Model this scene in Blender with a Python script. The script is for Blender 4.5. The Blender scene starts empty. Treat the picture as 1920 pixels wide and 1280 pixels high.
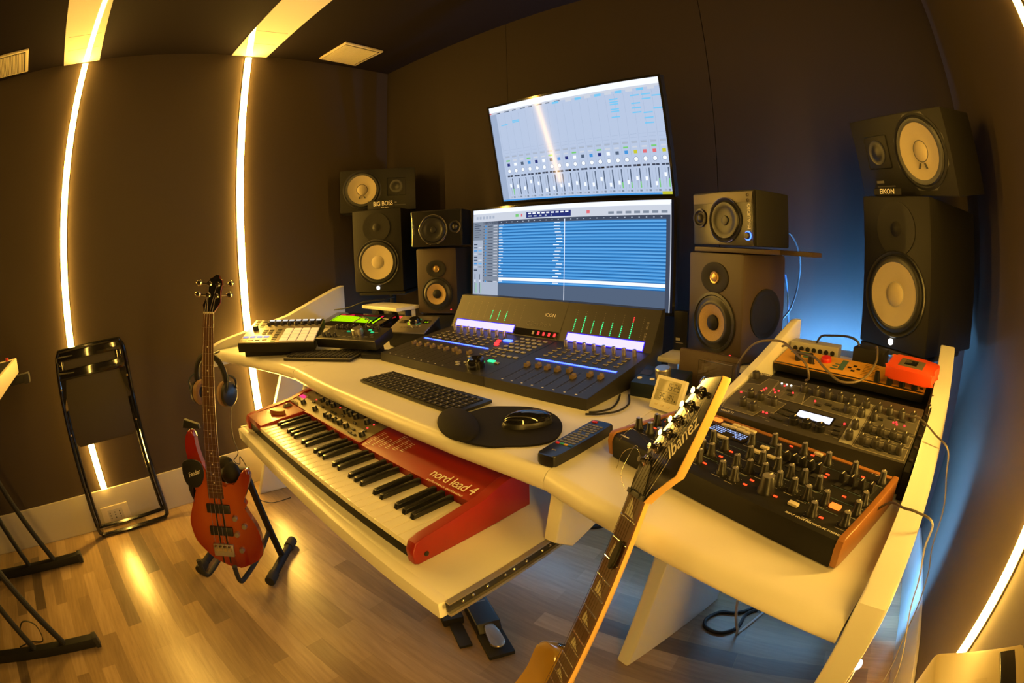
import bpy, bmesh, math, random
from math import radians as R, pi, sin, cos
from mathutils import Matrix, Vector, Euler
random.seed(7)
S = bpy.context.scene
COL = S.collection
XZ = Matrix.Rotation(pi/2, 4, 'X')            # (a,b,c) -> (a,-c,b)
YZ = Matrix(((0,0,1,0),(1,0,0,0),(0,1,0,0),(0,0,0,1)))   # (a,b,c) -> (c,a,b)
T = Matrix.Translation

# ------------------------------------------------------------------ materials
MATS = {}
def mat(name, col, rough=.5, metal=0, emit=None, es=1, noise=.06, bump=0, scale=40, coat=0, alpha=1, trans=0, spec=.5):
    m = bpy.data.materials.new(name); m.use_nodes = True
    nt = m.node_tree; n = nt.nodes; l = nt.links
    p = n['Principled BSDF']
    p.inputs['Base Color'].default_value = (*col, 1)
    p.inputs['Roughness'].default_value = rough
    p.inputs['Metallic'].default_value = metal
    p.inputs['Coat Weight'].default_value = coat
    p.inputs['Coat Roughness'].default_value = .05
    p.inputs['Specular IOR Level'].default_value = spec
    p.inputs['Transmission Weight'].default_value = trans
    if emit:
        p.inputs['Emission Color'].default_value = (*emit, 1)
        p.inputs['Emission Strength'].default_value = es
    if noise or bump:
        tc = n.new('ShaderNodeTexCoord'); nz = n.new('ShaderNodeTexNoise')
        nz.inputs['Scale'].default_value = scale; nz.inputs['Detail'].default_value = 4
        l.new(tc.outputs['Object'], nz.inputs['Vector'])
        if noise:
            mx = n.new('ShaderNodeMix'); mx.data_type = 'RGBA'
            mx.inputs[6].default_value = (*[c*(1-noise) for c in col], 1)
            mx.inputs[7].default_value = (*[min(1, c*(1+noise)) for c in col], 1)
            l.new(nz.outputs['Fac'], mx.inputs[0]); l.new(mx.outputs[2], p.inputs['Base Color'])
        if bump:
            b = n.new('ShaderNodeBump'); b.inputs['Strength'].default_value = bump; b.inputs['Distance'].default_value = .002
            l.new(nz.outputs['Fac'], b.inputs['Height']); l.new(b.outputs['Normal'], p.inputs['Normal'])
    MATS[name] = m
    return m
def glow(name, col, es):
    m = bpy.data.materials.new(name); m.use_nodes = True
    nt = m.node_tree; nt.nodes.clear()
    e = nt.nodes.new('ShaderNodeEmission'); e.inputs[0].default_value = (*col, 1); e.inputs[1].default_value = es
    o = nt.nodes.new('ShaderNodeOutputMaterial'); nt.links.new(e.outputs[0], o.inputs[0])
    MATS[name] = m
    return m
def wood(name, c1, c2, rough=.4, stretch=(2, 30, 30), coat=0):
    m = mat(name, c1, rough, noise=0, coat=coat); nt = m.node_tree; n = nt.nodes; l = nt.links
    tc = n.new('ShaderNodeTexCoord'); mp = n.new('ShaderNodeMapping'); mp.inputs['Scale'].default_value = stretch
    nz = n.new('ShaderNodeTexNoise'); nz.inputs['Scale'].default_value = 3; nz.inputs['Detail'].default_value = 6
    mx = n.new('ShaderNodeMix'); mx.data_type = 'RGBA'
    mx.inputs[6].default_value = (*c1, 1); mx.inputs[7].default_value = (*c2, 1)
    l.new(tc.outputs['Object'], mp.inputs[0]); l.new(mp.outputs[0], nz.inputs['Vector'])
    l.new(nz.outputs['Fac'], mx.inputs[0]); l.new(mx.outputs[2], n['Principled BSDF'].inputs['Base Color'])
    return m

# ------------------------------------------------------------------ mesh builder
class B:
    def __init__(s): s.bm = bmesh.new(); s.ml = []
    def mi(s, m):
        if m not in s.ml: s.ml.append(m)
        return s.ml.index(m)
    def _fin(s, faces, m):
        i = s.mi(m)
        for f in faces: f.material_index = i
    def box(s, x0, x1, y0, y1, z0, z1, m, bev=0, M=None, seg=2):
        mt = T(((x0+x1)/2, (y0+y1)/2, (z0+z1)/2)) @ Matrix.Diagonal((x1-x0, y1-y0, z1-z0, 1))
        if M is not None: mt = M @ mt
        r = bmesh.ops.create_cube(s.bm, size=1, matrix=mt)
        vs = set(r['verts'])
        if bev:
            es = list({e for v in vs for e in v.link_edges})
            rr = bmesh.ops.bevel(s.bm, geom=es, offset=bev, segments=seg, profile=.6, affect='EDGES')
            fs = set(rr['faces']) | {f for v in rr['verts'] for f in v.link_faces}
        else: fs = {f for v in vs for f in v.link_faces}
        s._fin(fs, m); return s
    def lathe(s, prof, m, n=32, M=None):
        rings = []
        for r, z in prof:
            if r < 1e-6: rings.append([s.bm.verts.new((0, 0, z))])
            else: rings.append([s.bm.verts.new((r*cos(2*pi*k/n), r*sin(2*pi*k/n), z)) for k in range(n)])
        fs = []
        for a, b in zip(rings, rings[1:]):
            for k in range(n):
                k2 = (k+1) % n
                if len(a) == 1 and len(b) == 1: continue
                if len(a) == 1: q = (a[0], b[k2], b[k])
                elif len(b) == 1: q = (a[k], a[k2], b[0])
                else: q = (a[k], a[k2], b[k2], b[k])
                fs.append(s.bm.faces.new(q))
        if M is not None:
            for rg in rings:
                for v in rg: v.co = M @ v.co
        s._fin(fs, m); return s
    def cyl(s, p0, p1, r0, m, r1=None, n=20):
        p0 = Vector(p0); p1 = Vector(p1); d = p1-p0; r1 = r0 if r1 is None else r1
        q = d.to_track_quat('Z', 'Y').to_matrix().to_4x4()
        L = d.length
        return s.lathe([(0, 0), (r0, 0), (r1, L), (0, L)], m, n, T(p0) @ q)
    def prism(s, poly, z0, z1, m, M=None, bev=0, mtop=None):
        va = [s.bm.verts.new((x, y, z0)) for x, y in poly]; vb = [s.bm.verts.new((x, y, z1)) for x, y in poly]
        fs = [s.bm.faces.new(va[::-1]), s.bm.faces.new(vb)]
        n = len(poly)
        for k in range(n): fs.append(s.bm.faces.new((va[k], va[(k+1) % n], vb[(k+1) % n], vb[k])))
        if M is not None:
            for v in va+vb: v.co = M @ v.co
        s._fin(fs, m)
        if bev:
            es = list({e for e in fs[0].edges} | {e for e in fs[1].edges})
            rr = bmesh.ops.bevel(s.bm, geom=es, offset=bev, segments=3, profile=.5, affect='EDGES')
            s._fin(rr['faces'], m)
        elif mtop: s._fin([fs[1]], mtop)
        return s
    def tube(s, pts, r, m, n=8, smooth=6, closed=False, caps=True):
        P = [Vector(p) for p in pts]
        if smooth and len(P) > 2: P = spline(P, smooth, closed)
        N = len(P); rings = []
        up = Vector((0, 0, 1))
        for i, p in enumerate(P):
            a = P[(i-1) % N] if (closed or i > 0) else p
            b = P[(i+1) % N] if (closed or i < N-1) else p
            t = (b-a)
            t = t.normalized() if t.length > 1e-9 else Vector((1, 0, 0))
            if i == 0:
                u = t.cross(up if abs(t.z) < .9 else Vector((1, 0, 0))).normalized()
            else:
                u = (u - t*u.dot(t))
                u = u.normalized() if u.length > 1e-6 else t.orthogonal().normalized()
            w = t.cross(u)
            rr = r(i/(N-1)) if callable(r) else r
            rings.append([s.bm.verts.new(p + (u*cos(2*pi*k/n) + w*sin(2*pi*k/n))*rr) for k in range(n)])
        fs = []
        pairs = list(zip(rings, rings[1:])) + ([(rings[-1], rings[0])] if closed else [])
        for a, b in pairs:
            for k in range(n): fs.append(s.bm.faces.new((a[k], a[(k+1) % n], b[(k+1) % n], b[k])))
        if not closed and caps: fs += [s.bm.faces.new(rings[0][::-1]), s.bm.faces.new(rings[-1])]
        s._fin(fs, m); return s
    def ball(s, c, r, m, M=None, u=20, v=12):
        mt = T(c) @ (Matrix.Diagonal((*r, 1)) if hasattr(r, '__len__') else Matrix.Scale(r, 4))
        if M is not None: mt = M @ mt
        q = bmesh.ops.create_uvsphere(s.bm, u_segments=u, v_segments=v, radius=1, matrix=mt)
        s._fin({f for w in q['verts'] for f in w.link_faces}, m); return s
    def quad(s, a, b, c, d, m):
        f = s.bm.faces.new([s.bm.verts.new(p) for p in (a, b, c, d)]); s._fin([f], m); return s
    def rect(s, x0, x1, z0, z1, y, m):       # a flat rectangle facing -y
        return s.quad((x0, y, z0), (x1, y, z0), (x1, y, z1), (x0, y, z1), m)
    def flat(s, x0, x1, y0, y1, z, m, M=None):       # a flat rectangle facing +z
        p = [Vector(q) for q in ((x0, y0, z), (x1, y0, z), (x1, y1, z), (x0, y1, z))]
        if M is not None: p = [M @ q for q in p]
        return s.quad(*p, m)
    def mesh(s, name, ang=35):
        me = bpy.data.meshes.new(name)
        bmesh.ops.recalc_face_normals(s.bm, faces=s.bm.faces) if False else None
        s.bm.to_mesh(me); s.bm.free()
        for m in s.ml: me.materials.append(m)
        me.polygons.foreach_set('use_smooth', [True]*len(me.polygons))
        me.set_sharp_from_angle(angle=R(ang))
        return me
    def obj(s, name, parent=None, loc=None, rot=None, ang=35):
        return part(s.mesh(name, ang), name, parent, loc, rot)
def part(me, name, parent=None, loc=None, rot=None):
    o = bpy.data.objects.new(name, me); COL.objects.link(o)
    o.rotation_mode = 'YXZ'
    if parent: o.parent = parent
    if loc is not None: o.location = loc
    if rot is not None: o.rotation_euler = rot
    return o
def spline(P, k, closed=False):
    out = []; N = len(P)
    for i in range(N if closed else N-1):
        p0 = P[(i-1) % N] if closed or i > 0 else P[i]
        p1 = P[i]; p2 = P[(i+1) % N]
        p3 = P[(i+2) % N] if closed or i < N-2 else p2
        for j in range(k):
            t = j/k
            out.append(.5*((2*p1) + (p2-p0)*t + (2*p0-5*p1+4*p2-p3)*t*t + (3*p1-p0-3*p2+p3)*t**3))
    if not closed: out.append(P[-1].copy())
    return out
def smooth2(poly, k=4):
    return [(v.x, v.y) for v in spline([Vector((a, b, 0)) for a, b in poly], k, True)]
def tag(o, label=None, cat=None, group=None, kind=None):
    if label: o['label'] = label
    if cat: o['category'] = cat
    if group: o['group'] = group
    if kind: o['kind'] = kind
    return o
def thing(name, label, cat, loc, yaw=0, pitch=0, roll=0, group=None):
    o = bpy.data.objects.new(name, None); COL.objects.link(o)
    o.empty_display_size = .05
    o.rotation_mode = 'YXZ'; o.location = loc; o.rotation_euler = (R(pitch), R(roll), R(yaw))
    return tag(o, label, cat, group)
def struct(b, name, parent=None):
    o = b.obj(name, parent)
    if parent is None: o['kind'] = 'structure'
    return o
def upright(o, ang=0):      # stand flat lettering up to face -y, turned by ang in its own plane
    l_ = o.location.copy(); o.matrix_local = T(l_) @ Matrix.Rotation(pi/2, 4, 'X') @ Matrix.Rotation(ang, 4, 'Z'); return o
def text(s, size, m, parent, loc, rot=(0, 0, 0), align='CENTER', shear=0, sx=1, ext=.0002, name='lettering', space=1):
    c = bpy.data.curves.new('t', 'FONT'); c.body = s; c.size = size; c.align_x = align; c.align_y = 'CENTER'
    c.shear = shear; c.extrude = ext; c.resolution_u = 3; c.space_character = space
    o = bpy.data.objects.new('t', c); COL.objects.link(o)
    me = bpy.data.meshes.new_from_object(o.evaluated_get(bpy.context.evaluated_depsgraph_get()))
    bpy.data.objects.remove(o); bpy.data.curves.remove(c)
    for v in me.vertices: v.co.x *= sx
    me.materials.clear(); me.materials.append(m)
    me.name = name
    return part(me, name, parent, loc, rot)
UP = (pi/2, 0, 0)      # text standing up and facing -y
# ------------------------------------------------------------------ the materials of the place
WALL = mat('wall_paint', (.060, .044, .032), .6, spec=.25, noise=.05, bump=.05, scale=120)
CEIL = mat('ceiling_paint', (.014, .0105, .0115), .8, spec=.05, noise=.05)
PANEL = mat('glossy_ceiling_panel', (.72, .70, .66), .04, noise=0, coat=.6)
WALLB = mat('back_wall_shaded', (.026, .0195, .0165), .7, spec=.10, noise=.05, bump=.05, scale=120)  # darker than the other walls, standing in for weaker light there
BASEB = mat('baseboard_white', (.50, .46, .38), .4, noise=.03)
DESKW = mat('desk_white_laminate', (.74, .72, .68), .33, noise=.025, scale=6)
DARKGAP = mat('dark_gap', (.012, .011, .010), .9, noise=0)
BLK = mat('black_plastic', (.012, .012, .013), .38, noise=.1)
BLKM = mat('black_matte', (.008, .0075, .007), .6, noise=.1, bump=.05, scale=300, spec=.3)
BLKG = mat('black_gloss', (.008, .008, .009), .08, noise=0, coat=.5)
BLKR = mat('black_rubber', (.016, .015, .015), .8, noise=.1)
SPKB = mat('speaker_black', (.008, .0072, .0066), .5, noise=.12, bump=.08, scale=250, spec=.28)
DGREY = mat('dark_grey_metal', (.035, .034, .036), .42, metal=.2, noise=.05)
CONS = mat('console_black', (.022, .021, .022), .45, noise=.08)
GREY = mat('grey_panel', (.10, .095, .085), .4, noise=.06)
LGREY = mat('light_grey', (.33, .32, .30), .45, noise=.04)
SILV = mat('silver_metal', (.55, .52, .48), .28, metal=.9, noise=.03)
CHROME = mat('chrome', (.75, .72, .68), .1, metal=1, noise=0)
ALU = mat('brushed_aluminium', (.46, .43, .39), .34, metal=.7, noise=.05)
WHITEC = mat('white_cone_paper', (.36, .30, .20), .7, noise=.03, bump=.08, scale=200)
TANC = mat('woven_tan_cone', (.36, .24, .10), .6, noise=.25, bump=.4, scale=400)
GOLD = mat('gold_dome', (.55, .38, .16), .3, metal=.8, noise=.04)
WALN = wood('dark_walnut', (.030, .019, .012), (.055, .034, .02), .5, (3, 3, .6))
PWOOD = wood('warm_cheek_wood', (.26, .10, .025), (.36, .16, .045), .35, (2, 1, 12))
PRINT = mat('white_print', (.75, .72, .66), .5, noise=0)
PRINTD = mat('dim_print', (.30, .28, .25), .5, noise=0)
REDP = mat('red_lacquer', (.27, .012, .005), .35, noise=.04, coat=.15)
KEYW = mat('white_key_plastic', (.80, .77, .68), .22, noise=.02)
KEYB = mat('black_key_plastic', (.008, .008, .008), .22, noise=0)
CREAM = mat('cream_plastic', (.66, .58, .42), .4, noise=.04)
ORANGE = mat('orange_rubber', (.62, .06, .012), .45, noise=.05)
YELP = mat('yellow_panel', (.60, .30, .045), .45, noise=.05)
TEAL = mat('teal_print', (.06, .13, .11), .5, noise=0)
GYEL = mat('mustard_guitar', (.62, .36, .03), .18, noise=.04, coat=.5)
MAPLE = wood('maple_neck', (.70, .42, .12), (.80, .52, .18), .3, (30, 30, 2))
ROSE = wood('rosewood_board', (.045, .018, .010), (.085, .032, .015), .4, (60, 60, 4))
PEARL = mat('pearl_inlay', (.50, .46, .36), .25, noise=.2, scale=90)
STRING = mat('steel_string', (.6, .56, .5), .25, metal=1, noise=0)
FELTB = mat('mouse_pad_cloth', (.0075, .0062, .0055), .85, spec=.25, noise=.1, bump=.2, scale=600)
LEATH = mat('brown_leather', (.05, .028, .016), .5, noise=.15, bump=.2)
EARP = mat('brown_ear_pad', (.16, .09, .045), .6, noise=.1)
BLUEP = mat('blue_metal', (.008, .016, .030), .4, noise=.05)
PADW = mat('lit_pads', (.72, .66, .55), .5, emit=(1, .72, .38), es=.35, noise=0)
LCDG = mat('lcd_glass', (.36, .33, .22), .2, noise=0)
CLK = mat('clock_cream', (.72, .68, .58), .4, noise=.03)
GLASS = mat('clear_acrylic', (.95, .95, .95), .02, trans=1, noise=0)
# bass sunburst: orange in the middle of the body, red at its edge
SUNB = mat('red_sunburst', (.40, .045, .008), .15, noise=.06, coat=.7)
nt = SUNB.node_tree; n = nt.nodes; l = nt.links
tc = n.new('ShaderNodeTexCoord'); mp = n.new('ShaderNodeMapping'); mp.vector_type = 'POINT'
mp.inputs['Location'].default_value = (-.01*5.2, 0, .70*3.6); mp.inputs['Scale'].default_value = (5.2, 0, 3.6)
gr = n.new('ShaderNodeTexGradient'); gr.gradient_type = 'SPHERICAL'
cr = n.new('ShaderNodeValToRGB'); cr.color_ramp.elements[0].position = .12; cr.color_ramp.elements[0].color = (.21, .012, .004, 1)
cr.color_ramp.elements[1].position = .62; cr.color_ramp.elements[1].color = (.38, .075, .012, 1)
l.new(tc.outputs['Object'], mp.inputs[0]); l.new(mp.outputs[0], gr.inputs[0]); l.new(gr.outputs[0], cr.inputs[0]); l.new(cr.outputs[0], n['Principled BSDF'].inputs['Base Color'])
# emitters
LEDW = glow('warm_led', (1, .55, .085), 142)
LEDW2 = glow('warm_led_side', (1, .55, .085), 108)
LEDB = glow('cool_led', (.10, .40, 1), 950)
LEDB2 = glow('cool_led_dim', (.28, .60, 1), 40)
LEDB3 = glow('cool_led_upright', (.13, .43, 1), 300)
LRED = glow('red_led', (1, .03, .03), 3)
LGRN = glow('green_led', (.05, 1, .30), 1.6)
LGRN2 = glow('dim_green_led', (.03, .5, .2), .5)
LWHT = glow('white_led', (1, .95, .85), 6)
LBLU = glow('blue_led', (.06, .15, 1), 4)
LORG = glow('orange_button_light', (1, .20, .02), 1.9)
SPEC_G = glow('spectrum_green', (.55, 1, .0), 1.1)
SPEC_D = glow('spectrum_dim_green', (.07, .16, .02), .6)
SPEC_R = glow('spectrum_red', (1, .02, .06), .8)
SPEC_RD = glow('spectrum_dim_red', (.20, .01, .01), .6)
LCDB = glow('blue_white_lcd', (.36, .32, 1), 2.6)
LCDE = glow('lcd_edge_blue', (.06, .03, .9), 1.0)
LCDW = glow('white_lcd', (.80, .80, 1), 1.6)
BLUS = glow('blue_strip', (.03, .06, 1), 10)
PADL = glow('pad_light', (1, .95, .85), 1.0)
def scr(name, c, k=1, sp=0):
    return mat(name, (.004, .004, .005), .07, emit=[(x/255)**2.2 for x in c], es=k, noise=0, spec=sp)
# floor: laminate strips running along x
FLOOR = mat('laminate_floor', (.4, .25, .12), .3, noise=0)
nt = FLOOR.node_tree; n = nt.nodes; l = nt.links; p = n['Principled BSDF']
tc = n.new('ShaderNodeTexCoord'); mp = n.new('ShaderNodeMapping'); mp.inputs['Rotation'].default_value = (0, 0, R(-4.8))
br = n.new('ShaderNodeTexBrick'); br.offset = .37; br.offset_frequency = 2
for k, v in (('Scale', 1), ('Brick Width', .46), ('Row Height', .068), ('Mortar Size', .0006), ('Bias', 0), ('Mortar Smooth', .3)): br.inputs[k].default_value = v
br.inputs['Color1'].default_value = (0, 0, 0, 1); br.inputs['Color2'].default_value = (1, 1, 1, 1); br.inputs['Mortar'].default_value = (.35, .35, .35, 1)
rp = n.new('ShaderNodeValToRGB'); e = rp.color_ramp.elements
e[0].position = 0; e[0].color = (.12, .088, .06, 1); e[1].position = 1; e[1].color = (.46, .33, .19, 1)
q = e.new(.09); q.color = (.26, .18, .10, 1); q = e.new(.5); q.color = (.36, .25, .13, 1); q = e.new(.8); q.color = (.39, .27, .145, 1)
mp2 = n.new('ShaderNodeMapping'); mp2.inputs['Rotation'].default_value = (0, 0, R(-4.8)); mp2.inputs['Scale'].default_value = (3, 34, 1)
nz = n.new('ShaderNodeTexNoise'); nz.inputs['Scale'].default_value = 2.2; nz.inputs['Detail'].default_value = 7; nz.inputs['Roughness'].default_value = .6
mx = n.new('ShaderNodeMix'); mx.data_type = 'RGBA'; mx.blend_type = 'MULTIPLY'; mx.inputs[0].default_value = .75
g2 = n.new('ShaderNodeValToRGB'); g2.color_ramp.elements[0].position = .25; g2.color_ramp.elements[0].color = (.55, .52, .48, 1); g2.color_ramp.elements[1].position = .7; g2.color_ramp.elements[1].color = (1, 1, 1, 1)
l.new(tc.outputs['Object'], mp.inputs[0]); l.new(mp.outputs[0], br.inputs['Vector']); l.new(br.outputs['Color'], rp.inputs[0])
l.new(tc.outputs['Object'], mp2.inputs[0]); l.new(mp2.outputs[0], nz.inputs['Vector']); l.new(nz.outputs['Fac'], g2.inputs[0])
l.new(rp.outputs[0], mx.inputs[6]); l.new(g2.outputs[0], mx.inputs[7]); l.new(mx.outputs[2], p.inputs['Base Color'])
# ------------------------------------------------------------------ camera: a fisheye lens 1.12 m above the floor
XL, XR, YB, YF, ZC = -2.368, .470, 1.7035, -2.3, 2.199
cd = bpy.data.cameras.new('fisheye_camera'); cd.type = 'PANO'; cd.panorama_type = 'FISHEYE_LENS_POLYNOMIAL'
cd.sensor_width = 36; cd.sensor_height = 24; cd.fisheye_fov = R(178); cd.clip_start = .01
cd.fisheye_polynomial_k0 = 0; cd.fisheye_polynomial_k1 = -.05697297065789431; cd.fisheye_polynomial_k2 = -.0002745719205427177
cd.fisheye_polynomial_k3 = 3.674067901777689e-05; cd.fisheye_polynomial_k4 = -2.0488404640217205e-06
cam = bpy.data.objects.new('fisheye_camera', cd); COL.objects.link(cam)
mw = Matrix(((.7648084829560206, -.10724788670999957, .6352683489634514), (.6436967077698299, .16834503253111943, -.7465349947781273), (-.026879970327227998, .9798764416079894, .1977868205338058))).to_4x4()
mw.translation = (0, 0, 1.12); cam.matrix_world = mw
S.camera = cam
S.view_settings.view_transform = 'Standard'; S.view_settings.look = 'None'; S.view_settings.gamma = 1; S.view_settings.exposure = 0
w = bpy.data.worlds.new('night'); S.world = w; w.use_nodes = True
w.node_tree.nodes['Background'].inputs[0].default_value = (.02, .015, .01, 1); w.node_tree.nodes['Background'].inputs[1].default_value = .02

# ------------------------------------------------------------------ the shell
struct(B().box(XL-.1, XR+.1, YF-.1, YB+.1, -.08, 0, FLOOR), 'floor')
struct(B().box(XL-.1, XR+.1, YF-.1, YB+.1, ZC, ZC+.08, CEIL), 'ceiling')
struct(B().box(XL-.1, XL, YF-.1, YB+.1, 0, ZC, WALL), 'wall_left')
struct(B().box(XR, XR+.1, YF-.1, YB+.1, 0, ZC, WALL), 'wall_right')
struct(B().box(XL, XR, YF-.1, YF, 0, ZC, WALL), 'wall_front')
b = B()       # the back wall is three boards with fine joints between them
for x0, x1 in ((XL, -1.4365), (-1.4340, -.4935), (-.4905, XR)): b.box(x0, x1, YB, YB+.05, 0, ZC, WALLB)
b.box(XL, XR, YB+.03, YB+.1, 0, ZC, DARKGAP)
struct(b, 'wall_back')
struct(B().box(XL, XL+.012, YF, YB, 0, .192, BASEB, .003), 'baseboard_left')
struct(B().box(XL+.013, XR-.013, YB-.012, YB, 0, .192, BASEB, .003), 'baseboard_back')
struct(B().box(XR-.012, XR, YF, YB, 0, .192, BASEB, .003), 'baseboard_right')
for k, (y0, y1) in enumerate(((-.312, -.088), (.690, .897))):     # glossy cream strips running across the ceiling
    b = B().box(XL, XR, y0, y1, ZC-.004, ZC, PANEL)
    for x in (-2.055, -2.20): b.box(x, x+.0015, y0+.02, y1-.02, ZC-.0045, ZC-.004, DARKGAP)
    struct(b, 'trim_%d' % (k+1))

# ------------------------------------------------------------------ light strips let into the walls
def strip(label, wall, y, z0, z1):
    x, sg = (XL, 1) if wall == 'l' else (XR, -1)
    t = thing('led_strip', label, 'light strip', (x, y, z0), 0 if sg > 0 else 180, group='vertical light strips on the walls')
    t.rotation_euler = (0, 0, 0 if sg > 0 else pi)
    b = B(); b.box(.0005, .004, -.020, .020, 0, z1-z0, ALU)
    for s in (-1, 1): b.box(.0005, .0052, s*.0185-.0012, s*.0185+.0012, 0, z1-z0, ALU)
    b.obj('channel', t)
    b = B()
    b.prism([(.004, -.0165), (.011, -.016), (.0145, -.010), (.0155, 0), (.0145, .010), (.011, .016), (.004, .0165)], .004, z1-z0-.004, LEDW if sg > 0 else LEDW2)
    b.obj('diffuser', t, ang=60)
strip('vertical warm light strip on the wall right behind the black folding chair', 'l', -.172, .195, 2.185)
strip('vertical warm light strip on the wall beside the bass, passing behind the white desk corner', 'l', .79, .195, 2.185)
strip('vertical warm light strip on the wall above the cream case', 'r', .727, .195, 2.185)
strip('unseen vertical warm light strip added on the wall beside the camera for front light', 'r', -.215, .195, 2.185)  # added out of view to light the desk and gear from the front
t = thing('led_bar', 'cool blue light bar on the back of the desk below the right wooden speaker', 'light bar', (.02, 1.575, .775))
t.rotation_euler = (0, 0, R(-2))
b = B(); b.box(-.25, .20, -.012, .012, -.012, .0, ALU); b.box(-.25, .20, -.016, -.012, -.012, .048, ALU); b.obj('channel', t)  # tall front plate added to keep this bar's light off the speakers
B().cyl((-.245, 0, .006), (.195, 0, .006), .006, LEDB, n=12).obj('diffuser', t)
t = thing('led_bar', 'upright blue light bar behind the end of the right side panel', 'light bar', (.262, 1.285, .10))
b = B(); b.box(-.012, .03, -.012, 0, -.0995, .50, ALU); b.box(-.018, -.012, -.012, .04, -.0995, .50, ALU); b.obj('channel', t)  # desk-side plate added to block this bar's light from the desk leg
B().cyl((0, .006, 0), (0, .006, .49), .006, LEDB3, n=12).obj('diffuser', t)
t = thing('led_bar', 'long blue light bar low on the back wall under the desk', 'light bar', (-.90, YB-.012, .50))
B().box(-1.30, 1.20, -.010, 0, -.014, .014, ALU).obj('channel', t)
B().box(-1.29, 1.19, -.016, -.010, -.008, .008, LEDB2).obj('diffuser', t)
t = thing('led_plug', 'small glowing white plug hanging on a thin wire beside the desk side panel', 'lamp', (.222, .775, .355))
b = B(); b.ball((0, 0, 0), (.009, .009, .014), glow('plug_glow', (.55, .78, 1), 45)); b.obj('bulb', t)
B().tube([(0, 0, -.012), (.004, .004, -.06), (.0, .01, -.13), (.012, .012, -.353)], .0018, CREAM).obj('wire', t)

# wall socket, ceiling vents
t = thing('wall_socket', 'white three-hole wall socket on the baseboard below the light strip', 'socket', (XL+.012, -.152, .012), 90)
B().box(-.085, .085, -.012, 0, 0, .096, CREAM, .004).obj('plate', t)
b = B().box(-.046, .046, -.0135, -.012, .018, .078, BASEB, .0006)
for x in (-.03, .0, .03):
    for z in (.034, .048, .062): b.cyl((x-.004, -.0138, z), (x-.004, -.0134, z), .0032, DARKGAP, n=10)
b.obj('socket_insert', t)
def vent(loc, yaw, label):
    t = thing('ceiling_vent', label, 'vent', loc, yaw, group='ceiling vents')
    b = B(); b.box(-.125, .125, -.125, .125, -.012, -.001, CREAM, .005); b.obj('frame', t)
    b = B(); b.box(-.112, .112, -.114, .108, -.0128, -.0118, DARKGAP)
    for k in range(22): b.box(-.108, .108, -.112+k*.0098, -.1062+k*.0098, -.0155, -.012, CREAM)
    o = b.obj('grille', t)
vent((-2.178, 1.318, ZC), 4, 'square cream ceiling vent near the back corner of the room')
vent((-2.19, -.665, ZC), 4, 'cream ceiling vent cut by the left picture edge')

# ------------------------------------------------------------------ the desk
D = .74
desk = thing('studio_desk', 'large white studio desk with rounded front edge, splayed legs and pull-out tray', 'desk', (-.95, 1.0, 0))
OX = Vector((-.95, 1.0, 0))
def L(x, y, z=0): return (x-OX.x, y-OX.y, z-OX.z)
def top(front, back, name='desktop'):
    th = .046; r = th/2; n = 9
    b = B(); st = []
    for (fx, fy), (bx, by) in zip(front, back):
        d = (Vector((fx, fy))-Vector((bx, by))).normalized()
        ring = [(bx, by, D-th), ]
        for k in range(n+1):
            a = -pi/2 + pi*k/n
            ring.append((fx - d.x*r + d.x*r*cos(a), fy - d.y*r + d.y*r*cos(a), D-r + r*sin(a)))
        ring.append((bx, by, D))
        st.append([b.bm.verts.new(L(*q)) for q in ring])
    fs = []
    m = len(st[0])
    for a, c in zip(st, st[1:]):
        for k in range(m): fs.append(b.bm.faces.new((a[k], a[(k+1) % m], c[(k+1) % m], c[k])))
    fs.append(b.bm.faces.new(st[0])); fs.append(b.bm.faces.new(st[-1][::-1]))
    b._fin(fs, DESKW)
    bmesh.ops.recalc_face_normals(b.bm, faces=b.bm.faces)
    return b.obj(name, desk, ang=50)
top([(-2.205, .553), (-2.05, .583), (-1.88, .624), (-1.70, .655), (-1.553, .666)], [(-2.335, 1.24), (-2.2, 1.27), (-2.0, 1.30), (-1.75, 1.32), (-1.56, 1.34)])
top([(-1.551, .666), (-1.40, .65), (-1.285, .640), (-1.1, .632), (-.944, .624), (-.694, .614), (-.55, .612), (-.455, .606)], [(-1.558, 1.34), (-1.40, 1.345), (-1.285, 1.345), (-1.1, 1.345), (-.944, 1.345), (-.694, 1.345), (-.55, 1.345), (-.41, 1.345)])
top([(-.453, .605), (-.40, .588), (-.354, .572), (-.255, .543), (-.084, .495), (.079, .449)], [(-.408, 1.345), (-.32, 1.33), (-.20, 1.31), (-.05, 1.27), (.10, 1.235), (.262, 1.19)])
def slab(name, p0, ang, prof, th, side=1, bev=.004):
    # a vertical board: prof is (distance along ang, height)
    a = R(ang); M = Matrix(((cos(a), 0, -sin(a)*side, p0[0]-OX.x), (sin(a), 0, cos(a)*side, p0[1]-OX.y), (0, 1, 0, 0), (0, 0, 0, 1)))
    b = B().prism(prof, 0, th, DESKW, M, bev); bmesh.ops.recalc_face_normals(b.bm, faces=b.bm.faces)
    return b.obj(name, desk, ang=45)
# side boards that rise behind the wings
slab('side_panel', (.082, .449), 77, [(.0, .0), (.0, .745), (.012, .765), (.05, .772), (.33, .80), (.46, .82), (.60, .868), (.78, .93), (.80, .93), (.80, 0)], .044, -1)
slab('side_panel', (-2.205, .548), 97, [(.0, .668), (.0, .75), (.01, .762), (.06, .775), (.44, .832), (.75, .93), (.80, .94), (.80, .67)], .040, 1)
# legs
slab('leg', (-.412, .905), 74, [(0, 0), (.09, .33), (.17, .694), (.44, .694), (.43, 0)], .046, -1, .006)
slab('leg', (-2.205, .650), 80, [(0, 0), (.13, .33), (.27, .694), (.50, .694), (.40, 0)], .046, 1, .006)
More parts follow.
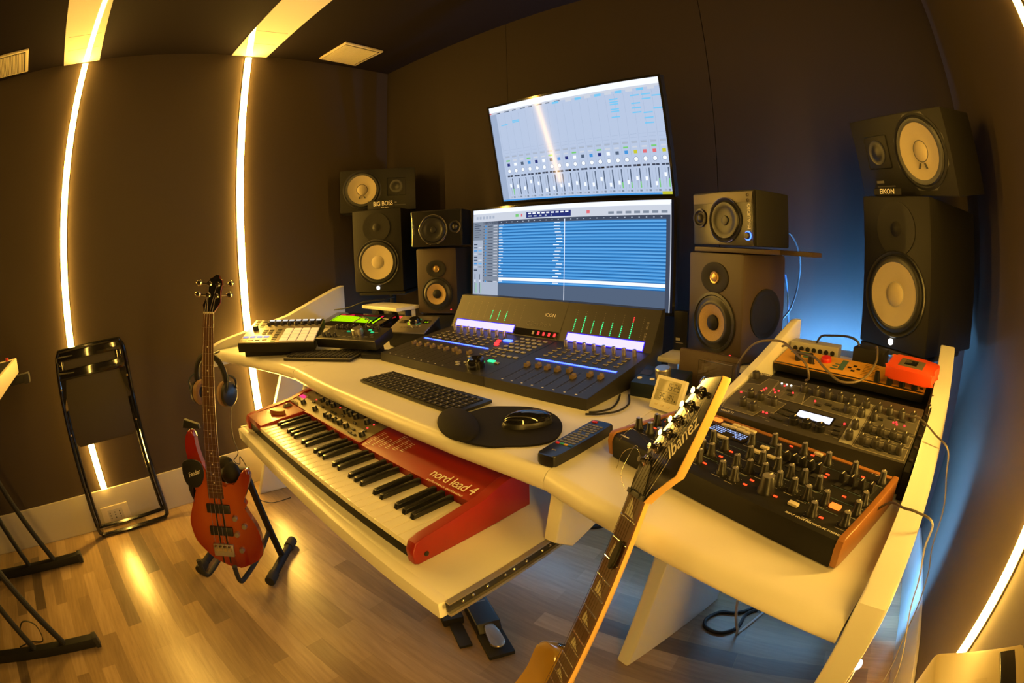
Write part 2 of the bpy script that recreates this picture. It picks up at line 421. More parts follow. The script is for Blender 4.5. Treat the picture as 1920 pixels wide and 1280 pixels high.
# pull-out keyboard tray on metal slides, hung from two brackets
b = B(); a = R(-3.4)
M = T((-1.529-OX.x, .427-OX.y, 0)) @ Matrix.Rotation(a, 4, 'Z')
b.box(0, 1.061, .0, .47, .575, .595, DESKW, .004, M); b.box(0, 1.061, -.004, .022, .560, .5955, DESKW, .006, M)
tray = b.obj('keyboard_tray', desk)
for x in (1.062, -.012):
    b = B(); b.box(x, x+.010, .01, .47, .566, .572, ALU, 0, M); b.box(x, x+.010, .01, .47, .592, .5955, ALU, 0, M); b.box(x, x+.004, .01, .47, .572, .592, DGREY, 0, M)
    if x > 0:
        for k in range(14): b.ball((x+.006, .03+k*.032 + (.01 if k % 3 == 0 else 0), .582), .0035, CHROME, M, 8, 6)
    o = b.obj('slide_rail', tray)
    o.parent = tray
slab('tray_bracket', (-.455, .630), 85, [(.0, .694), (-.02, .60), (.03, .566), (.10, .585), (.24, .60), (.24, .694)], .03, -1)
slab('tray_bracket', (-1.56, .72), 85, [(.0, .694), (-.02, .60), (.03, .566), (.10, .585), (.24, .60), (.24, .694)], .03, 1)
# raised shelf boards at the back and the sloped rack bay in the right wing
b = B(); b.box(-1.995, -1.715, 1.255, 1.385, .846, .862, DESKW, .003, T(-OX)); b.box(-1.98, -1.74, 1.345, 1.38, .741, .846, DESKW, 0, T(-OX)); b.obj('raised_shelf', desk)
b = B(); b.box(-.54, -.22, 1.265, 1.50, .786, .800, DESKW, .003, T(-OX)); b.box(-.52, -.49, 1.30, 1.49, .741, .786, DESKW, 0, T(-OX)); b.box(-.28, -.25, 1.30, 1.49, .741, .786, DESKW, 0, T(-OX)); b.obj('raised_shelf', desk)
RB = T((-.055, .857, 0)) @ Matrix.Rotation(R(-15.85), 4, 'Z')
MB = T(-OX) @ RB
b = B(); b.prism([(.0, .7405), (.0, .752), (.42, .858), (.42, .7405)], -.208, .208, BLKM, MB @ YZ); b.obj('rack_bay', desk)
for x0, x1 in ((-.232, -.212),):
    b = B(); b.prism([(.01, .7405), (.01, .80), (.20, .862), (.40, .935), (.43, .935), (.43, .7405)], x0, x1, DESKW, MB @ YZ, .003); b.obj('rack_cheek', desk)
b = B(); b.prism([(-.02, .7405), (-.02, .792), (.26, .868), (.28, .868), (.28, .7405)], .2085, .222, BLKM, MB @ YZ)
o = b.obj('rack_rail', desk)
sm_ = B(); sm_.cyl((0, 0, 0), (0, 0, .0025), .004, DGREY, n=12); sm_ = sm_.mesh('screw')
for k in range(7):
    s2 = part(sm_, 'screw', o); s2.location = MB @ Vector((.2155, .01+k*.036, .8005+k*.00977))
b = B(); b.prism([(.345, .7405), (.345, .858), (.43, .859), (.43, .7405)], -.208, .15, DESKW, MB @ YZ, .003); b.obj('rack_shelf', desk)
# ------------------------------------------------------------------ loudspeakers
def at(x, z, y=0): return T((x, y, z)) @ XZ       # lathe axis pointing out of a front face
def speaker_tall(loc, yaw, label):
    t = thing('studio_monitor', label, 'loudspeaker', loc, yaw, group='tall white-cone speakers')
    B().box(-.125, .125, 0, .334, 0, .39, SPKB, .006).obj('cabinet', t)
    w = B(); w.lathe([(.110, -.001), (.110, .004), (.107, .007), (.102, .005), (.099, .002), (.096, .008), (.089, .0115), (.082, .0105), (.0805, .009)], BLK, 48, at(0, .140)); o = w.obj('woofer_surround', t)
    b = B(); b.lathe([(.0815, .0095), (.05, .0045), (.031, .0012)], WHITEC, 48, at(0, .140))
    b.lathe([(.031, .0012), (.028, .0045), (.018, .0075), (.008, .009), (0, .0092)], WHITEC, 32, at(0, .140)); c = b.obj('cone', t)
    b = B(); b.lathe([(.0325, .0014), (.0325, .0024), (.0305, .0026)], PRINTD, 32, at(0, .140)); b.obj('dust_cap_rim', c)
    B().lathe([(.070, 0), (.070, .003), (.066, .003), (.042, .0014), (.022, .0006), (.018, .0012), (.013, .004), (0, .006)], SPKB, 40, at(0, .305)).obj('tweeter_horn', t)
    b = B(); b.lathe([(.0085, .0), (.0085, .002), (.006, .0035), (0, .004)], LWHT, 20, at(-.004, .018, .0)); b.obj('power_light', t)
    return t
speaker_tall((-1.948, 1.33, .919), 33.8, 'tall black speaker with white cone in the corner beyond the bass')
speaker_tall((.127, 1.336, .885), -40.2, 'tall black speaker with white cone beside the right wall above the orange recorder')

def speaker_wide(loc, yaw, pitch, mirror, label):
    t = thing('studio_monitor', label, 'loudspeaker', loc, yaw, pitch, group='white-cone speakers lying on their sides')
    s = -1 if mirror else 1
    B().box(-.191, .191, 0, .185, 0, .215, SPKB, .004).obj('cabinet', t)
    wx = .078*s; wz = .112
    b = B(); b.lathe([(.098, 0), (.098, .004), (.092, .006), (.088, .004), (.084, .0105), (.077, .0105), (.071, .009)], BLK, 48, at(wx, wz)); b.obj('woofer_surround', t)
    b = B(); b.lathe([(.0725, .0095), (.05, .0048), (.0265, .0012), (.026, .0014), (.022, .0050), (.012, .0078), (0, .0085)], WHITEC, 48, at(wx, wz)); c = b.obj('cone', t)
    b = B()
    for k in (-1, 1): b.prism([(.006*k, -.030), (.0105*k, -.030), (.018*k, -.044), (.012*k, -.044)], -.004, .0, BLK, at(wx, wz, -.0068))
    b.obj('cone_mark', c)
    b = B(); b.prism([(wx+.104*s*cos(a), wz+.104*sin(a)) for a in [R(q) for q in (20, 70, 110, 160, 200, 250, 290, 340)]], .0, .0015, SPKB if mirror else DGREY, XZ); b.obj('woofer_plate', t)
    tx = -.095*s
    b = B(); b.box(tx-.047, tx+.047, -.003, 0, .075, .165, SPKB, .004); b.obj('tweeter_plate', t)
    b = B(); b.lathe([(.034, .003), (.034, .005), (.026, .003), (.018, .006), (0, .011)], BLK, 32, at(tx, .12)); b.obj('tweeter_dome', t)
    b = B(); b.box(tx-.03, tx, -.001, 0, .036, .043, GREY); b.box(tx-.03, tx+.045, -.0008, 0, .025, .029, DGREY); b.obj('badge', t)
    return t
speaker_wide((-2.053, 1.415, 1.312), 53.3, 0, True, 'black sideways speaker with white cone on the tall speaker in the corner')
speaker_wide((.176, 1.352, 1.280), -45.2, 11.5, False, 'black sideways speaker tilted forward on the tall speaker by the right wall')

def plate(loc, yaw, w, h, label):
    t = thing('name_plate', label, 'sign', loc, yaw)
    B().box(-w/2, w/2, 0, .004, 0, h, BLKM, .0008).obj('card', t)
    return t
t = plate((-1.935, 1.352, 1.3095), 37, .135, .042, 'small black sign reading BIG BOSS on top of the corner speaker')
text('BiG BOSS', .030, PRINT, t, (.01, -.0008, .026), UP, sx=.80)
text("that's that b", .0075, PRINT, t, (.018, -.0008, .007), UP)
t = plate((.105, 1.338, 1.2755), -40, .10, .016, 'thin black sign with white EIKON lettering under the tilted speaker')
text('EIKON', .019, PRINT, t, (.0, -.0008, .008), UP, sx=1.0, space=.95)

def speaker_wood(loc, yaw, w, d, h, side, label):
    t = thing('studio_monitor', label, 'loudspeaker', loc, yaw, group='dark wooden speakers with tan cones')
    b = B(); b.box(-w/2, w/2, 0, d, .006, h, WALN, .010)
    b.obj('cabinet', t)
    for x in (-w/2+.03, w/2-.03):
        for y in (.03, d-.03): B().cyl((x, y, 0), (x, y, .008), .012, BLKR).obj('foot', t)
    k = w/.215; wz = .105*k; tz = .228*k
    b = B(); b.lathe([(.083*k, 0), (.083*k, .005), (.076*k, .006), (.073*k, .003), (.068*k, .004), (.062*k, .009), (.055*k, .010), (.049*k, .009)], BLK, 48, at(0, wz)); b.obj('woofer_surround', t)
    B().lathe([(.0505*k, .0095), (.035*k, .0055), (.021*k, .0015)], TANC, 48, at(0, wz)).obj('cone', t)
    B().lathe([(.022*k, .0015), (.021*k, .006), (.014*k, .010), (0, .012)], BLKM, 32, at(0, wz)).obj('dust_cap', t)
    b = B(); Q = at(0, tz) @ Matrix.Diagonal((1.25, 1, 1, 1)); b.lathe([(.042*k, 0), (.042*k, .003), (.036*k, .004), (.020*k, .001), (.016*k, .0)], BLKM, 40, Q); b.obj('tweeter_plate', t)
    B().lathe([(.0165*k, .001), (.016*k, .004), (.011*k, .003), (.0105*k, .006), (0, .010)], GOLD, 32, at(0, tz)).obj('tweeter_dome', t)
    B().lathe([(.0028, 0), (.0028, .002), (0, .0026)], LRED, 12, at(w*.33, .025)).obj('power_light', t)
    if side:
        b = B(); Q = Matrix.Translation((w/2, d*.52, wz*1.3)) @ Matrix.Rotation(pi/2, 4, 'Y'); b.lathe([(.068*k, 0), (.068*k, .003), (.062*k, .004), (.054*k, .001), (.05*k, .001), (0, .001)], BLKM, 40, Q); b.obj('side_radiator', t)
    return t
speaker_wood((-1.607, 1.40, .82), 25, .19, .215, .291, False, 'dark wooden speaker with tan cone standing nearest the silver interface')
speaker_wood((-.39, 1.31, .8005), -28, .215, .19, .296, True, 'dark wooden speaker with tan cone standing right of the big screens')
b = B(); b.box(-.085, .085, 0, .16, 0, .0785, BLKM, .003); tag(b.obj('riser_block', None, (-1.607, 1.405, .7408), (0, 0, R(25))), 'low black block under the dark wooden speaker left of the screens', 'speaker riser')

BAND = mat('satin_band', (.10, .09, .08), .42, metal=.6, noise=.04)
DCHR = mat('dark_chrome', (.42, .38, .33), .2, metal=1, noise=0)
def speaker_gloss(loc, yaw, w, d, h, mirror, label):
    t = thing('studio_monitor', label, 'loudspeaker', loc, yaw, group='glossy black speakers lying on their sides')
    s = -1 if mirror else 1
    B().box(-w/2, w/2, .006, d, .004, h, BLKM, .004).obj('cabinet', t)
    b = B(); b.box(-w/2+.003, w/2-.003, 0, .008, .004, h-.003, mat('semi_gloss_black', (.008, .0075, .007), .28, noise=0) if 'semi_gloss_black' not in MATS else MATS['semi_gloss_black'], .003); f = b.obj('front_panel', t)
    b = B(); b.box(-w/2+.006, w/2-.006, -.0012, 0, h*.78, h-.006, BAND, .0005)
    if not mirror: b.obj('top_band', t)
    else: b.bm.free()
    wx = .012*s; wz = h*.47; r = h*.40
    b = B(); b.lathe([(r, 0), (r, .004), (r*.94, .006), (r*.86, .002), (r*.80, .006), (r*.68, .0065), (r*.60, .004), (r*.40, .002), (r*.22, .0015), (r*.2, .005), (0, .008)], BLK, 48, at(wx, wz)); b.obj('woofer', t)
    for a0, a1 in ((50, 150), (-10, 20), (215, 260), (280, 300)):
        b = B(); b.tube([(wx+s*r*1.0*cos(R(a)), -.0055, wz+r*1.0*sin(R(a))) for a in range(a0, a1+1, 10)], .0008, DCHR, 6, 0); b.obj('chrome_trim', t)
    tx = (-w/2+.030)*s
    B().lathe([(.026, 0), (.026, .003), (.021, .004), (.017, .0), (.013, .0), (.009, .004), (0, .006)], BLK, 36, at(tx, h*.52)).obj('tweeter', t)
    b = B(); b.tube([(tx+.024*cos(R(a)), -.004, h*.52+.026*sin(R(a))) for a in range(-70, 80, 10)], .0008, DCHR, 6, 0); b.obj('tweeter_trim', t)
    ex = (w/2-.004)*s
    b = B(); b.tube([(ex, -.001, .008), (ex-.003*s, -.003, h*.3), (ex-.004*s, -.003, h*.7), (ex, -.001, h-.006)], .0009, DCHR, 6); b.obj('edge_trim', t)
    if mirror:
        upright(text('M-AUDIO', .010, PRINTD, t, (-w/2+.012, -.0008, h*.5)), -pi/2)
    else:
        upright(text('M-AUDIO', .0150, PRINT, t, (w/2-.019, -.0008, h*.535)), pi/2)
        for z in (h*.90, h*.81): B().lathe([(.0045, 0), (.0045, .003), (.003, .003), (.0025, .0005), (0, .0005)], CHROME, 20, at(w/2-.022, z)).obj('jack', t)
        k = B(); k.lathe([(.009, 0), (.009, .006), (.0075, .010), (0, .0105)], BLK, 28, at(w/2-.023, .030)); kn = k.obj('volume_knob', t)
        b = B(); b.lathe([(.0092, .001), (.0118, .001), (.0118, .003), (.0092, .003)], LBLU, 28, at(w/2-.023, .030)); b.obj('light_ring', kn)
    return t
speaker_gloss((-1.574, 1.378, 1.115), 30, .228, .16, .158, True, 'glossy black sideways speaker left of the screens on the wooden speaker')
speaker_gloss((-.36, 1.28, 1.113), -28, .232, .15, .147, False, 'glossy black sideways speaker with blue-ringed knob on the wooden speaker')
b = B(); b.box(-.105, .135, .01, .15, 0, .0125, WALN, .002); tag(b.obj('pad_board', None, (-.365, 1.285, 1.0982), (0, 0, R(-22))), 'thin dark board between the two speakers right of the screens', 'board')
b = B(); b.box(.12, .235, .09, .15, 0, .0125, WALN, .002); o = b.obj('board_tongue', bpy.data.objects['pad_board'], (0, 0, 0))
# posts that carry the tall speakers
def spstand(loc, yaw, h, label):
    t = thing('speaker_stand', label, 'speaker stand', loc, yaw)
    B().box(-.12, .12, .0, .26, h-.018, h-.001, BLKM, .006).obj('top_plate', t)
    B().cyl((0, .15, .02), (0, .15, h-.018), .017, BLKM).obj('post', t)
    B().lathe([(0, 0), (.14, 0), (.14, .012), (.06, .02), (.022, .03)], BLKM, 32, T((0, .15, 0))).obj('base', t)
    return t
spstand((-1.948, 1.345, 0), 33.8, .9185, 'black post stand under the corner speaker')
t = spstand((.127, 1.350, 0), -40.2, .8845, 'black post stand under the speaker by the right wall')
b = B(); b.box(-.105, .125, -.012, .03, .868, .8835, BLKR, .006); b.obj('rubber_edge', t)
b = B(); b.box(.02, .128, -.020, -.004, .862, .874, ALU, .002); b.obj('metal_lip', t)
# ------------------------------------------------------------------ the two big screens
def palette(tagw, sp):
    global C_WH, C_TB, C_LB, C_MG, C_DG, C_NV, C_BL, C_BL2, C_BD, C_BK, C_SL, C_GN, C_PL, C_PL2, C_CY, C_YE, C_RE
    sc = lambda n, c, k=1.0: scr(n+tagw, c, k, sp)
    C_WH = sc('scr_white', (236, 242, 255), 1.15); C_TB = sc('scr_toolbar', (205, 212, 226)); C_LB = sc('scr_light_grey', (170, 182, 202)); C_MG = sc('scr_mid_grey', (128, 140, 158))
    C_DG = sc('scr_dark_grey', (66, 76, 96)); C_NV = sc('scr_navy', (40, 52, 120)); C_BL = sc('scr_blue', (72, 150, 222)); C_BL2 = sc('scr_blue_light', (110, 180, 238)); C_BD = sc('scr_blue_dark', (34, 96, 158))
    C_BK = sc('scr_black', (22, 24, 32)); C_SL = sc('scr_slate', (84, 100, 124)); C_GN = sc('scr_green', (120, 205, 120)); C_PL = sc('scr_pale', (184, 200, 228)); C_PL2 = sc('scr_pale_edge', (158, 176, 206)); C_CY = sc('scr_cyan', (120, 200, 245)); C_YE = sc('scr_yellow', (200, 200, 60)); C_RE = sc('scr_red', (225, 110, 120))
palette('_upper', .10)
def screen(name, label, loc, yaw, pitch, w, h, roll=0):
    t = thing(name, label, 'screen', loc, yaw, pitch, roll)
    b = B(); b.box(-w/2, w/2, .003, .034, 0, h, BLK, .004)
    b.box(-w/2, w/2, 0, .004, 0, .010, BLKG); b.box(-w/2, w/2, 0, .004, h-.008, h, BLKG); b.box(-w/2, -w/2+.008, 0, .004, .010, h-.008, BLKG); b.box(w/2-.008, w/2, 0, .004, .010, h-.008, BLKG)
    b.obj('bezel', t)
    return t, (lambda u: -w/2+.008+u*(w-.016)), (lambda v: h-.008-v*(h-.018))
rnd = random.Random(3)
# upper: the mixer window
t, U, V = screen('display_screen', 'upper wide screen tilted forward, showing a pale mixer window', (-.946, 1.50, 1.273), -1.97, 12.15, .743, .402, 1.2)
b = B(); y = [.0028]
def rr(u0, u1, v0, v1, m, lay): b.rect(U(u0), U(u1), V(v1), V(v0), .0029-lay*.0002, m)
rr(0, 1, 0, 1, C_PL, 0); rr(0, 1, 0, .055, C_WH, 1); rr(0, 1, .055, .075, C_TB, 1); rr(0, .045, .075, 1, C_PL2, 1)
rr(.0, .012, .055, .07, C_RE, 2)
for k in range(8): rr(.05+k*.055, .075+k*.055+.008*(k % 2), .068, .078, C_SL, 2)
for k in range(9): rr(.50+k*.055, .535+k*.055, .075, .098, C_CY if k % 2 else C_TB, 2)
rr(.42, .46, .075, .095, C_CY, 3)
for k in range(20):
    u = .055+k*.0475
    rr(u, u+.001, .10, 1, C_PL2, 1)
    for v in (.47, .50, .53): rr(u+.006, u+.040, v, v+.002, C_PL2, 2)
    rr(u+.008, u+.038, .535, .55, C_LB, 2); rr(u+.010, u+.036, .575, .590, C_TB if k % 3 else C_GN, 2)
    rr(u+.014, u+.032, .610, .640, [C_NV, C_BL, C_SL, C_WH][(k*7) % 4] if k < 16 else [C_YE, C_RE, C_RE, C_YE][k-16], 2)
    # pan knob ring
    for a in range(12):
        a0, a1 = 2*pi*a/12, 2*pi*(a+1)/12; cu, cv = U(u+.022), V(.69)
        for r0, r1, m, q in ((.0085, .0075, C_SL, 3), (.0075, 0.0002, C_WH, 3)):
            b.quad((cu+r1*cos(a0), .0029-q*.0002, cv+r1*sin(a0)), (cu+r0*cos(a0), .0029-q*.0002, cv+r0*sin(a0)), (cu+r0*cos(a1), .0029-q*.0002, cv+r0*sin(a1)), (cu+r1*cos(a1), .0029-q*.0002, cv+r1*sin(a1)), m)
    rr(u+.004, u+.020, .735, .752, C_DG, 2); rr(u+.023, u+.040, .735, .752, C_DG if k % 4 else C_BK, 2)
    rr(u+.017, u+.0185, .77, .94, C_MG, 2); rr(u+.030, u+.036, .77, .94, C_SL, 2)
    f = .80+rnd.random()*.10
    rr(u+.011, u+.023, f, f+.035, C_WH, 3)
    g = rnd.random()
    if k in (0, 14, 15, 16, 18, 19): rr(u+.030, u+.036, .86+.03*g, .94, C_GN, 3)
    rr(u+.006, u+.018, .955, .972, C_LB, 2); rr(u+.024, u+.036, .955, .972, C_MG, 2)
rr(0, 1, .985, 1, C_BL, 3); rr(.95, 1, .975, 1, C_YE, 4)
for u, vs in ((.74, (.14, .165, .185, .23, .25, .30)), (.85, (.13, .20, .24, .28)), (.905, (.13, .17, .29, .335, .38)), (.955, (.15, .26)), (.15, (.175, .19)), (.07, (.20,))):
    for v in vs: rr(u, u+.045, v, v+.012, C_CY, 3)
b.obj('screen_picture', t)
b = B(); b.box(-.05, .05, .034, .07, .12, .28, BLKM, .004); b.obj('mount', t)
# lower: the arrange window
palette('_lower', 0)
t, U, V = screen('display_screen', 'lower wide screen behind the fader console, showing blue track lanes', (-.95, 1.373, .898), 2.2, -3.5, .82, .362)
b = B()
rr(0, 1, 0, 1, C_SL, 0); rr(0, 1, 0, .045, C_WH, 1); rr(0, 1, .045, .135, C_TB, 1)
rr(.315, .545, .062, .122, C_NV, 2)
for k in range(9): rr(.325+k*.024, .341+k*.024, .070, .085, C_WH, 3)
for k in range(6): rr(.325+k*.030, .345+k*.026, .098, .112, C_LB, 3)
rr(.255, .272, .075, .105, C_GN, 2); rr(.62, .635, .075, .105, C_RE, 2); rr(.285, .293, .075, .105, C_RE, 2)
for k in range(7): rr(.72+k*.038, .745+k*.038, .095, .118, C_MG, 2)
for k in range(6): rr(.02+k*.02, .032+k*.02, .075, .105, C_LB, 2)
rr(0, .975, .135, .17, C_DG, 1)
for k in range(26): rr(.17+k*.031, .176+k*.031, .15, .158, C_LB, 2)
rr(0, .155, .135, 1, C_LB, 1); rr(0, .062, .135, .34, C_MG, 2); rr(.062, .155, .17, .80, C_MG, 2)
for k in range(7): rr(.008, .040+.01*(k % 2), .15+k*.025, .158+k*.025, C_DG, 3)
for k in range(9): rr(.006, .028, .38+k*.036, .394+k*.036, [C_DG, C_SL, C_BL, C_TB][k % 4], 3); rr(.034, .056, .38+k*.036, .394+k*.036, [C_LB, C_TB, C_BL2, C_MG][k % 4], 3)
for q in (.012, .042): rr(q, q+.003, .72, .93, C_DG, 3); rr(q-.004, q+.007, .78, .81, C_TB, 4); rr(q+.008, q+.011, .82, .93, C_GN, 3)
n = 20; v0 = .175; dv = .032
for k in range(n):
    v = v0+k*dv
    rr(.157, .968, v, v+dv, C_BL if k != n-2 else C_WH, 1)
    if k == n-2: continue
    rr(.157, .968, v+dv*.80, v+dv, C_BD, 2); rr(.157, .968, v+dv*.40, v+dv*.58, C_BL2, 2); rr(.157, .968, v+dv*.05, v+dv*.13, C_BD, 2)
    rr(.158, .168+.02*rnd.random(), v+dv*.15, v+dv*.35, C_WH, 3); q = .455+.02*rnd.random(); rr(q, q+.03, v+dv*.15, v+dv*.38, C_WH, 3)
    rr(.066, .070, v+.008, v+.02, C_DG, 3); rr(.075, .083, v+.006, v+.024, C_BL, 3); rr(.092, .122, v+.010, v+.018, C_DG, 3); rr(.127, .150, v+.010, v+.018, C_TB, 3)
rr(.157, .968, v0+n*dv, 1, C_SL, 1); rr(.968, .985, .135, 1, C_DG, 2); rr(.157, .159, .135, .81, C_DG, 3)
rr(.514, .517, .15, 1, C_WH, 5); rr(.985, .989, .03, 1, C_TB, 3); rr(.989, 1, 0, 1, C_BK, 4)
b.obj('screen_picture', t)
b = B(); b.box(-.05, .05, .034, .075, .10, .30, BLKM, .004); b.obj('mount', t)
# the pole both screens hang on
t = thing('monitor_pole', 'black pole behind the screens holding them over the desk', 'monitor stand', (-.94, 1.575, 0))
B().cyl((0, 0, .01), (0, 0, 1.52), .02, BLKM).obj('pole', t)
B().lathe([(0, 0), (.13, 0), (.13, .012), (.03, .02), (.02, .02)], BLKM, 32).obj('base', t)
B().box(-.02, .02, -.108, -.015, 1.09, 1.13, BLKM, .004).obj('arm', t)
B().box(-.02, .02, -.005, .02, 1.44, 1.50, BLKM, .004).obj('arm', t)
# ------------------------------------------------------------------ gear on the desk
def knob_mesh(name, r, h, m=BLK, top=None, taper=.85, skirt=0, mark=True, n=20):
    b = B(); pr = []
    if skirt: pr += [(r*skirt, 0), (r*skirt*.98, h*.12), (r*1.02, h*.28)]
    else: pr += [(r, 0)]
    pr += [(r*taper, h*.93), (r*taper*.9, h)]
    b.lathe(pr, m, n); b.lathe([(r*taper*.9, h), (0, h)], top or m, n)
    if mark: b.box(-r*.10, r*.10, r*.25, r*taper*.93, h-.0002, h+.0006, PRINT)
    return b.mesh(name)
def face(pitch, y0, z0):       # a sloped panel inside a thing: local frame with origin on its lower edge
    return T((0, y0, z0)) @ Matrix.Rotation(R(pitch), 4, 'X')
def put(me, name, t, F, x, y, z=0, rz=0):
    o = part(me, name, t); o.rotation_mode = 'XYZ'
    o.matrix_local = F @ T((x, y, z)) @ Matrix.Rotation(rz, 4, 'Z')
    return o

# --- two-piece fader console
def led_col(t, F, u, v0, n, lit, red=False):
    b = B()
    for k in range(n):
        m = (LRED if red and k > lit-4 else LGRN) if k < lit else PRINTD
        s = .0016 if k < lit else .0007
        b.flat(u-s, u+s, v0+k*.0062, v0+k*.0062+(.0038 if k < lit else .0012), .0006, m, F)
    return b.obj('level_meter', t)
def console(label, loc, yaw, w, main):
    t = thing('fader_console', label, 'mixing console', loc, yaw, group='fader consoles')
    pr = [(0, 0), (0, .028), (.33, .0711), (.395, .185), (.42, .187), (.40, 0)]
    b = B(); b.prism(pr, 0, w, CONS, YZ, .002); b.obj('body', t)
    F = face(7.45, 0, .0281); G = face(60.3, .33, .0715)
    return t, F, G
cap = B(); cap.prism([(-.009, 0), (.009, 0), (.0075, .011), (.003, .008), (-.003, .008), (-.0075, .011)], -.0055, .0055, mat('fader_cap_tan', (.17, .125, .08), .5, noise=.05), YZ)
cap = cap.mesh('fader_cap')
enc = B(); enc.lathe([(.0062, 0), (.0062, .016), (.0055, .019), (0, .019)], SILV, 16); enc = enc.mesh('knob')
btn = B(); btn.box(-.0068, .0068, -.0048, .0048, 0, .0030, PRINTD, .001, None, 1); btn.box(-.0052, .0052, -.0034, .0034, .0028, .0036, DGREY, 0); btn = btn.mesh('button')
btl = B(); btl.box(-.0072, .0072, -.0052, .0052, 0, .0035, LGREY, .0012, None, 1); btl = btl.mesh('button')
def fader_bank(t, F, xs, caps):
    for x in xs:
        b = B(); b.flat(x-.0009, x+.0009, .022, .130, .0004, DARKGAP, F)
        for k in range(9): b.flat(x+.004, x+.0075, .028+k*.0125, .0288+k*.0125, .0004, PRINTD, F)
        b.flat(x-.003, x+.003, .009, .013, .0004, PRINT, F); b.obj('fader_slot', t)
    for x, y in zip(xs, caps): put(cap, 'fader_cap', t, F, x, y, .0002)
t, F, G = console('wider left part of the fader console, with jog wheel and transport buttons', (-1.391, .937, .7409), -1.76, .5045, True)
xs = [.044+k*.0347 for k in range(8)] + [.318]
fader_bank(t, F, xs[:8]+[.322], [.118, .113, .121, .117, .122, .118, .124, .110, .122])
b = B(); b.flat(.022, .345, .178, .186, .0008, BLUS, F); b.obj('light_strip', t)
for k in range(8): put(enc, 'knob', t, F, .060+k*.0354, .301)
for r in range(4):
    for k in range(8): put(btn, 'button', t, F, .050+k*.0354, .205+r*.0225)
for r in range(5):
    for k in range(5): put(btl, 'button', t, F, .385+k*.0235, .195+r*.0265)
for k in range(3): put(btl, 'button', t, F, .440+k*.0235, .150)
for r in range(4): put(btn, 'button', t, F, .365, .135+r*.02); put(btn, 'button', t, F, .392, .135+r*.02); put(btn, 'button', t, F, .418, .135+r*.02)
for x, y in ((.365, .034), (.374, .059), (.395, .046), (.349, .048), (.347, .099), (.374, .096), (.466, .093)): put(btl, 'button', t, F, x, y)
for x, y, m in ((.323, .255, LRED), (.332, .236, LRED), (.344, .222, LRED)):
    b = B(); b.box(-.0075, .0075, -.005, .005, 0, .0036, m, .001); put(b.mesh('lit_button'), 'lit_button', t, F, x, y)
b = B(); b.box(-.012, .012, -.006, .006, 0, .0036, LGRN, .001); put(b.mesh('lit_button'), 'lit_button', t, F, .440, .099)
b = B(); b.box(-.016, .016, -.007, .007, 0, .0036, BLUS, .001); put(b.mesh('lit_button'), 'lit_button', t, F, .352, .268)
b = B(); b.lathe([(.026, 0), (.027, .012), (.025, .024), (.020, .028), (.012, .024), (0, .023)], BLKG, 32); put(b.mesh('jog_wheel'), 'jog_wheel', t, F, .430, .045)
b = B(); b.flat(.022, .312, .006, .031, .0012, LCDB, G); b.flat(.019, .315, .003, .034, .0008, LCDE, G); b.obj('meter_display', t)
b = B(); b.flat(.318, .500, .002, .026, .0008, BLKG, G)
for k in range(5): b.flat(.395+k*.022, .403+k*.022, .009, .020, .0014, LRED if k else PRINTD, G)
b.obj('time_display', t)
for k in range(9): led_col(t, G, .052+k*.0345, .044, 11, 6 if k in (4, 5, 6) else 0)
text('iCON', .017, PRINT, t, G @ Vector((.447, .080, .0006)), (R(60.3), 0, 0))
text('QCon Pro X', .020, GREY, t, G @ Vector((.412, .045, .0006)), (R(60.3), 0, 0))
t2, F, G = console('narrower right part of the fader console, under the blue-lit meter display', (-.8865, .9215, .7409), -1.76, .328, False)
fader_bank(t2, F, [.0575+k*.0334 for k in range(8)], [.113, .121, .118, .118, .126, .094, .122, .120])
b = B(); b.flat(.042, .308, .166, .175, .0008, BLUS, F); b.obj('light_strip', t2)
for k in range(8): put(enc, 'knob', t2, F, .058+k*.0336, .297)
for r in range(4):
    for k in range(8): put(btn, 'button', t2, F, .052+k*.0336, .205+r*.0215)
b = B(); b.flat(.030, .298, -.001+.004, .029, .0012, LCDB, G); b.flat(.027, .301, .0, .032, .0008, LCDE, G); b.obj('meter_display', t2)
for k, q in enumerate((7, 9, 7, 7, 7, 6, 11, 0)): led_col(t2, G, .045+k*.0335, .036, 12, q, k == 6)
for v in (.036, .069):
    b = B()
    for k in range(3): b.flat(.292, .298, v+k*.008, v+.005+k*.008, .0008, PRINTD, G); b.flat(.293, .297, v+.001+k*.008, v+.004+k*.008, .001, BLK, G)
    b.obj('button_frame', t2)

# --- computer keyboard, mouse, mat, remote
t = thing('computer_keyboard', 'flat black computer keyboard on the desk in front of the fader console', 'keyboard', (-.993, .722, .7412), -2.9, .6)
B().box(-.216, .216, 0, .117, 0, .008, BLK, .002).obj('case', t)
kc = B(); kc.box(-.0087, .0087, -.0080, .0080, .0080, .0105, BLKM, .0012, None, 1); kc.flat(-.003, .003, -.002, .002, .01055, PRINTD); kc = kc.mesh('key')
n = 0
for r in range(5):
    for k in range(20):
        x = -.205+k*.0203 + (.004 if k > 14 else 0) + (.003 if k > 17 else 0)
        part(kc, 'key', t, (x+.003, .013+r*.0205, 0))
b = B(); b.box(-.06, .04, .003, .0045, .0105, .0106, PRINTD) if False else b.box(-.214, .214, .1135, .1165, .008, .0084, BLKG); b.obj('rear_edge', t)
t = thing('mouse_mat', 'black round mouse mat with padded wrist rest on the desk front', 'mouse mat', (-.665, .735, .7405))
out = [(-.743, .640), (-.785, .675), (-.768, .73), (-.757, .795), (-.722, .828), (-.67, .855), (-.602, .845), (-.545, .795), (-.518, .729), (-.534, .684), (-.572, .650), (-.597, .628), (-.65, .615), (-.70, .617)]
O2 = [(x+.665, y-.735) for x, y in out]
b = B(); b.prism(smooth2(O2, 4), 0, .004, FELTB); b.obj('mat', t)
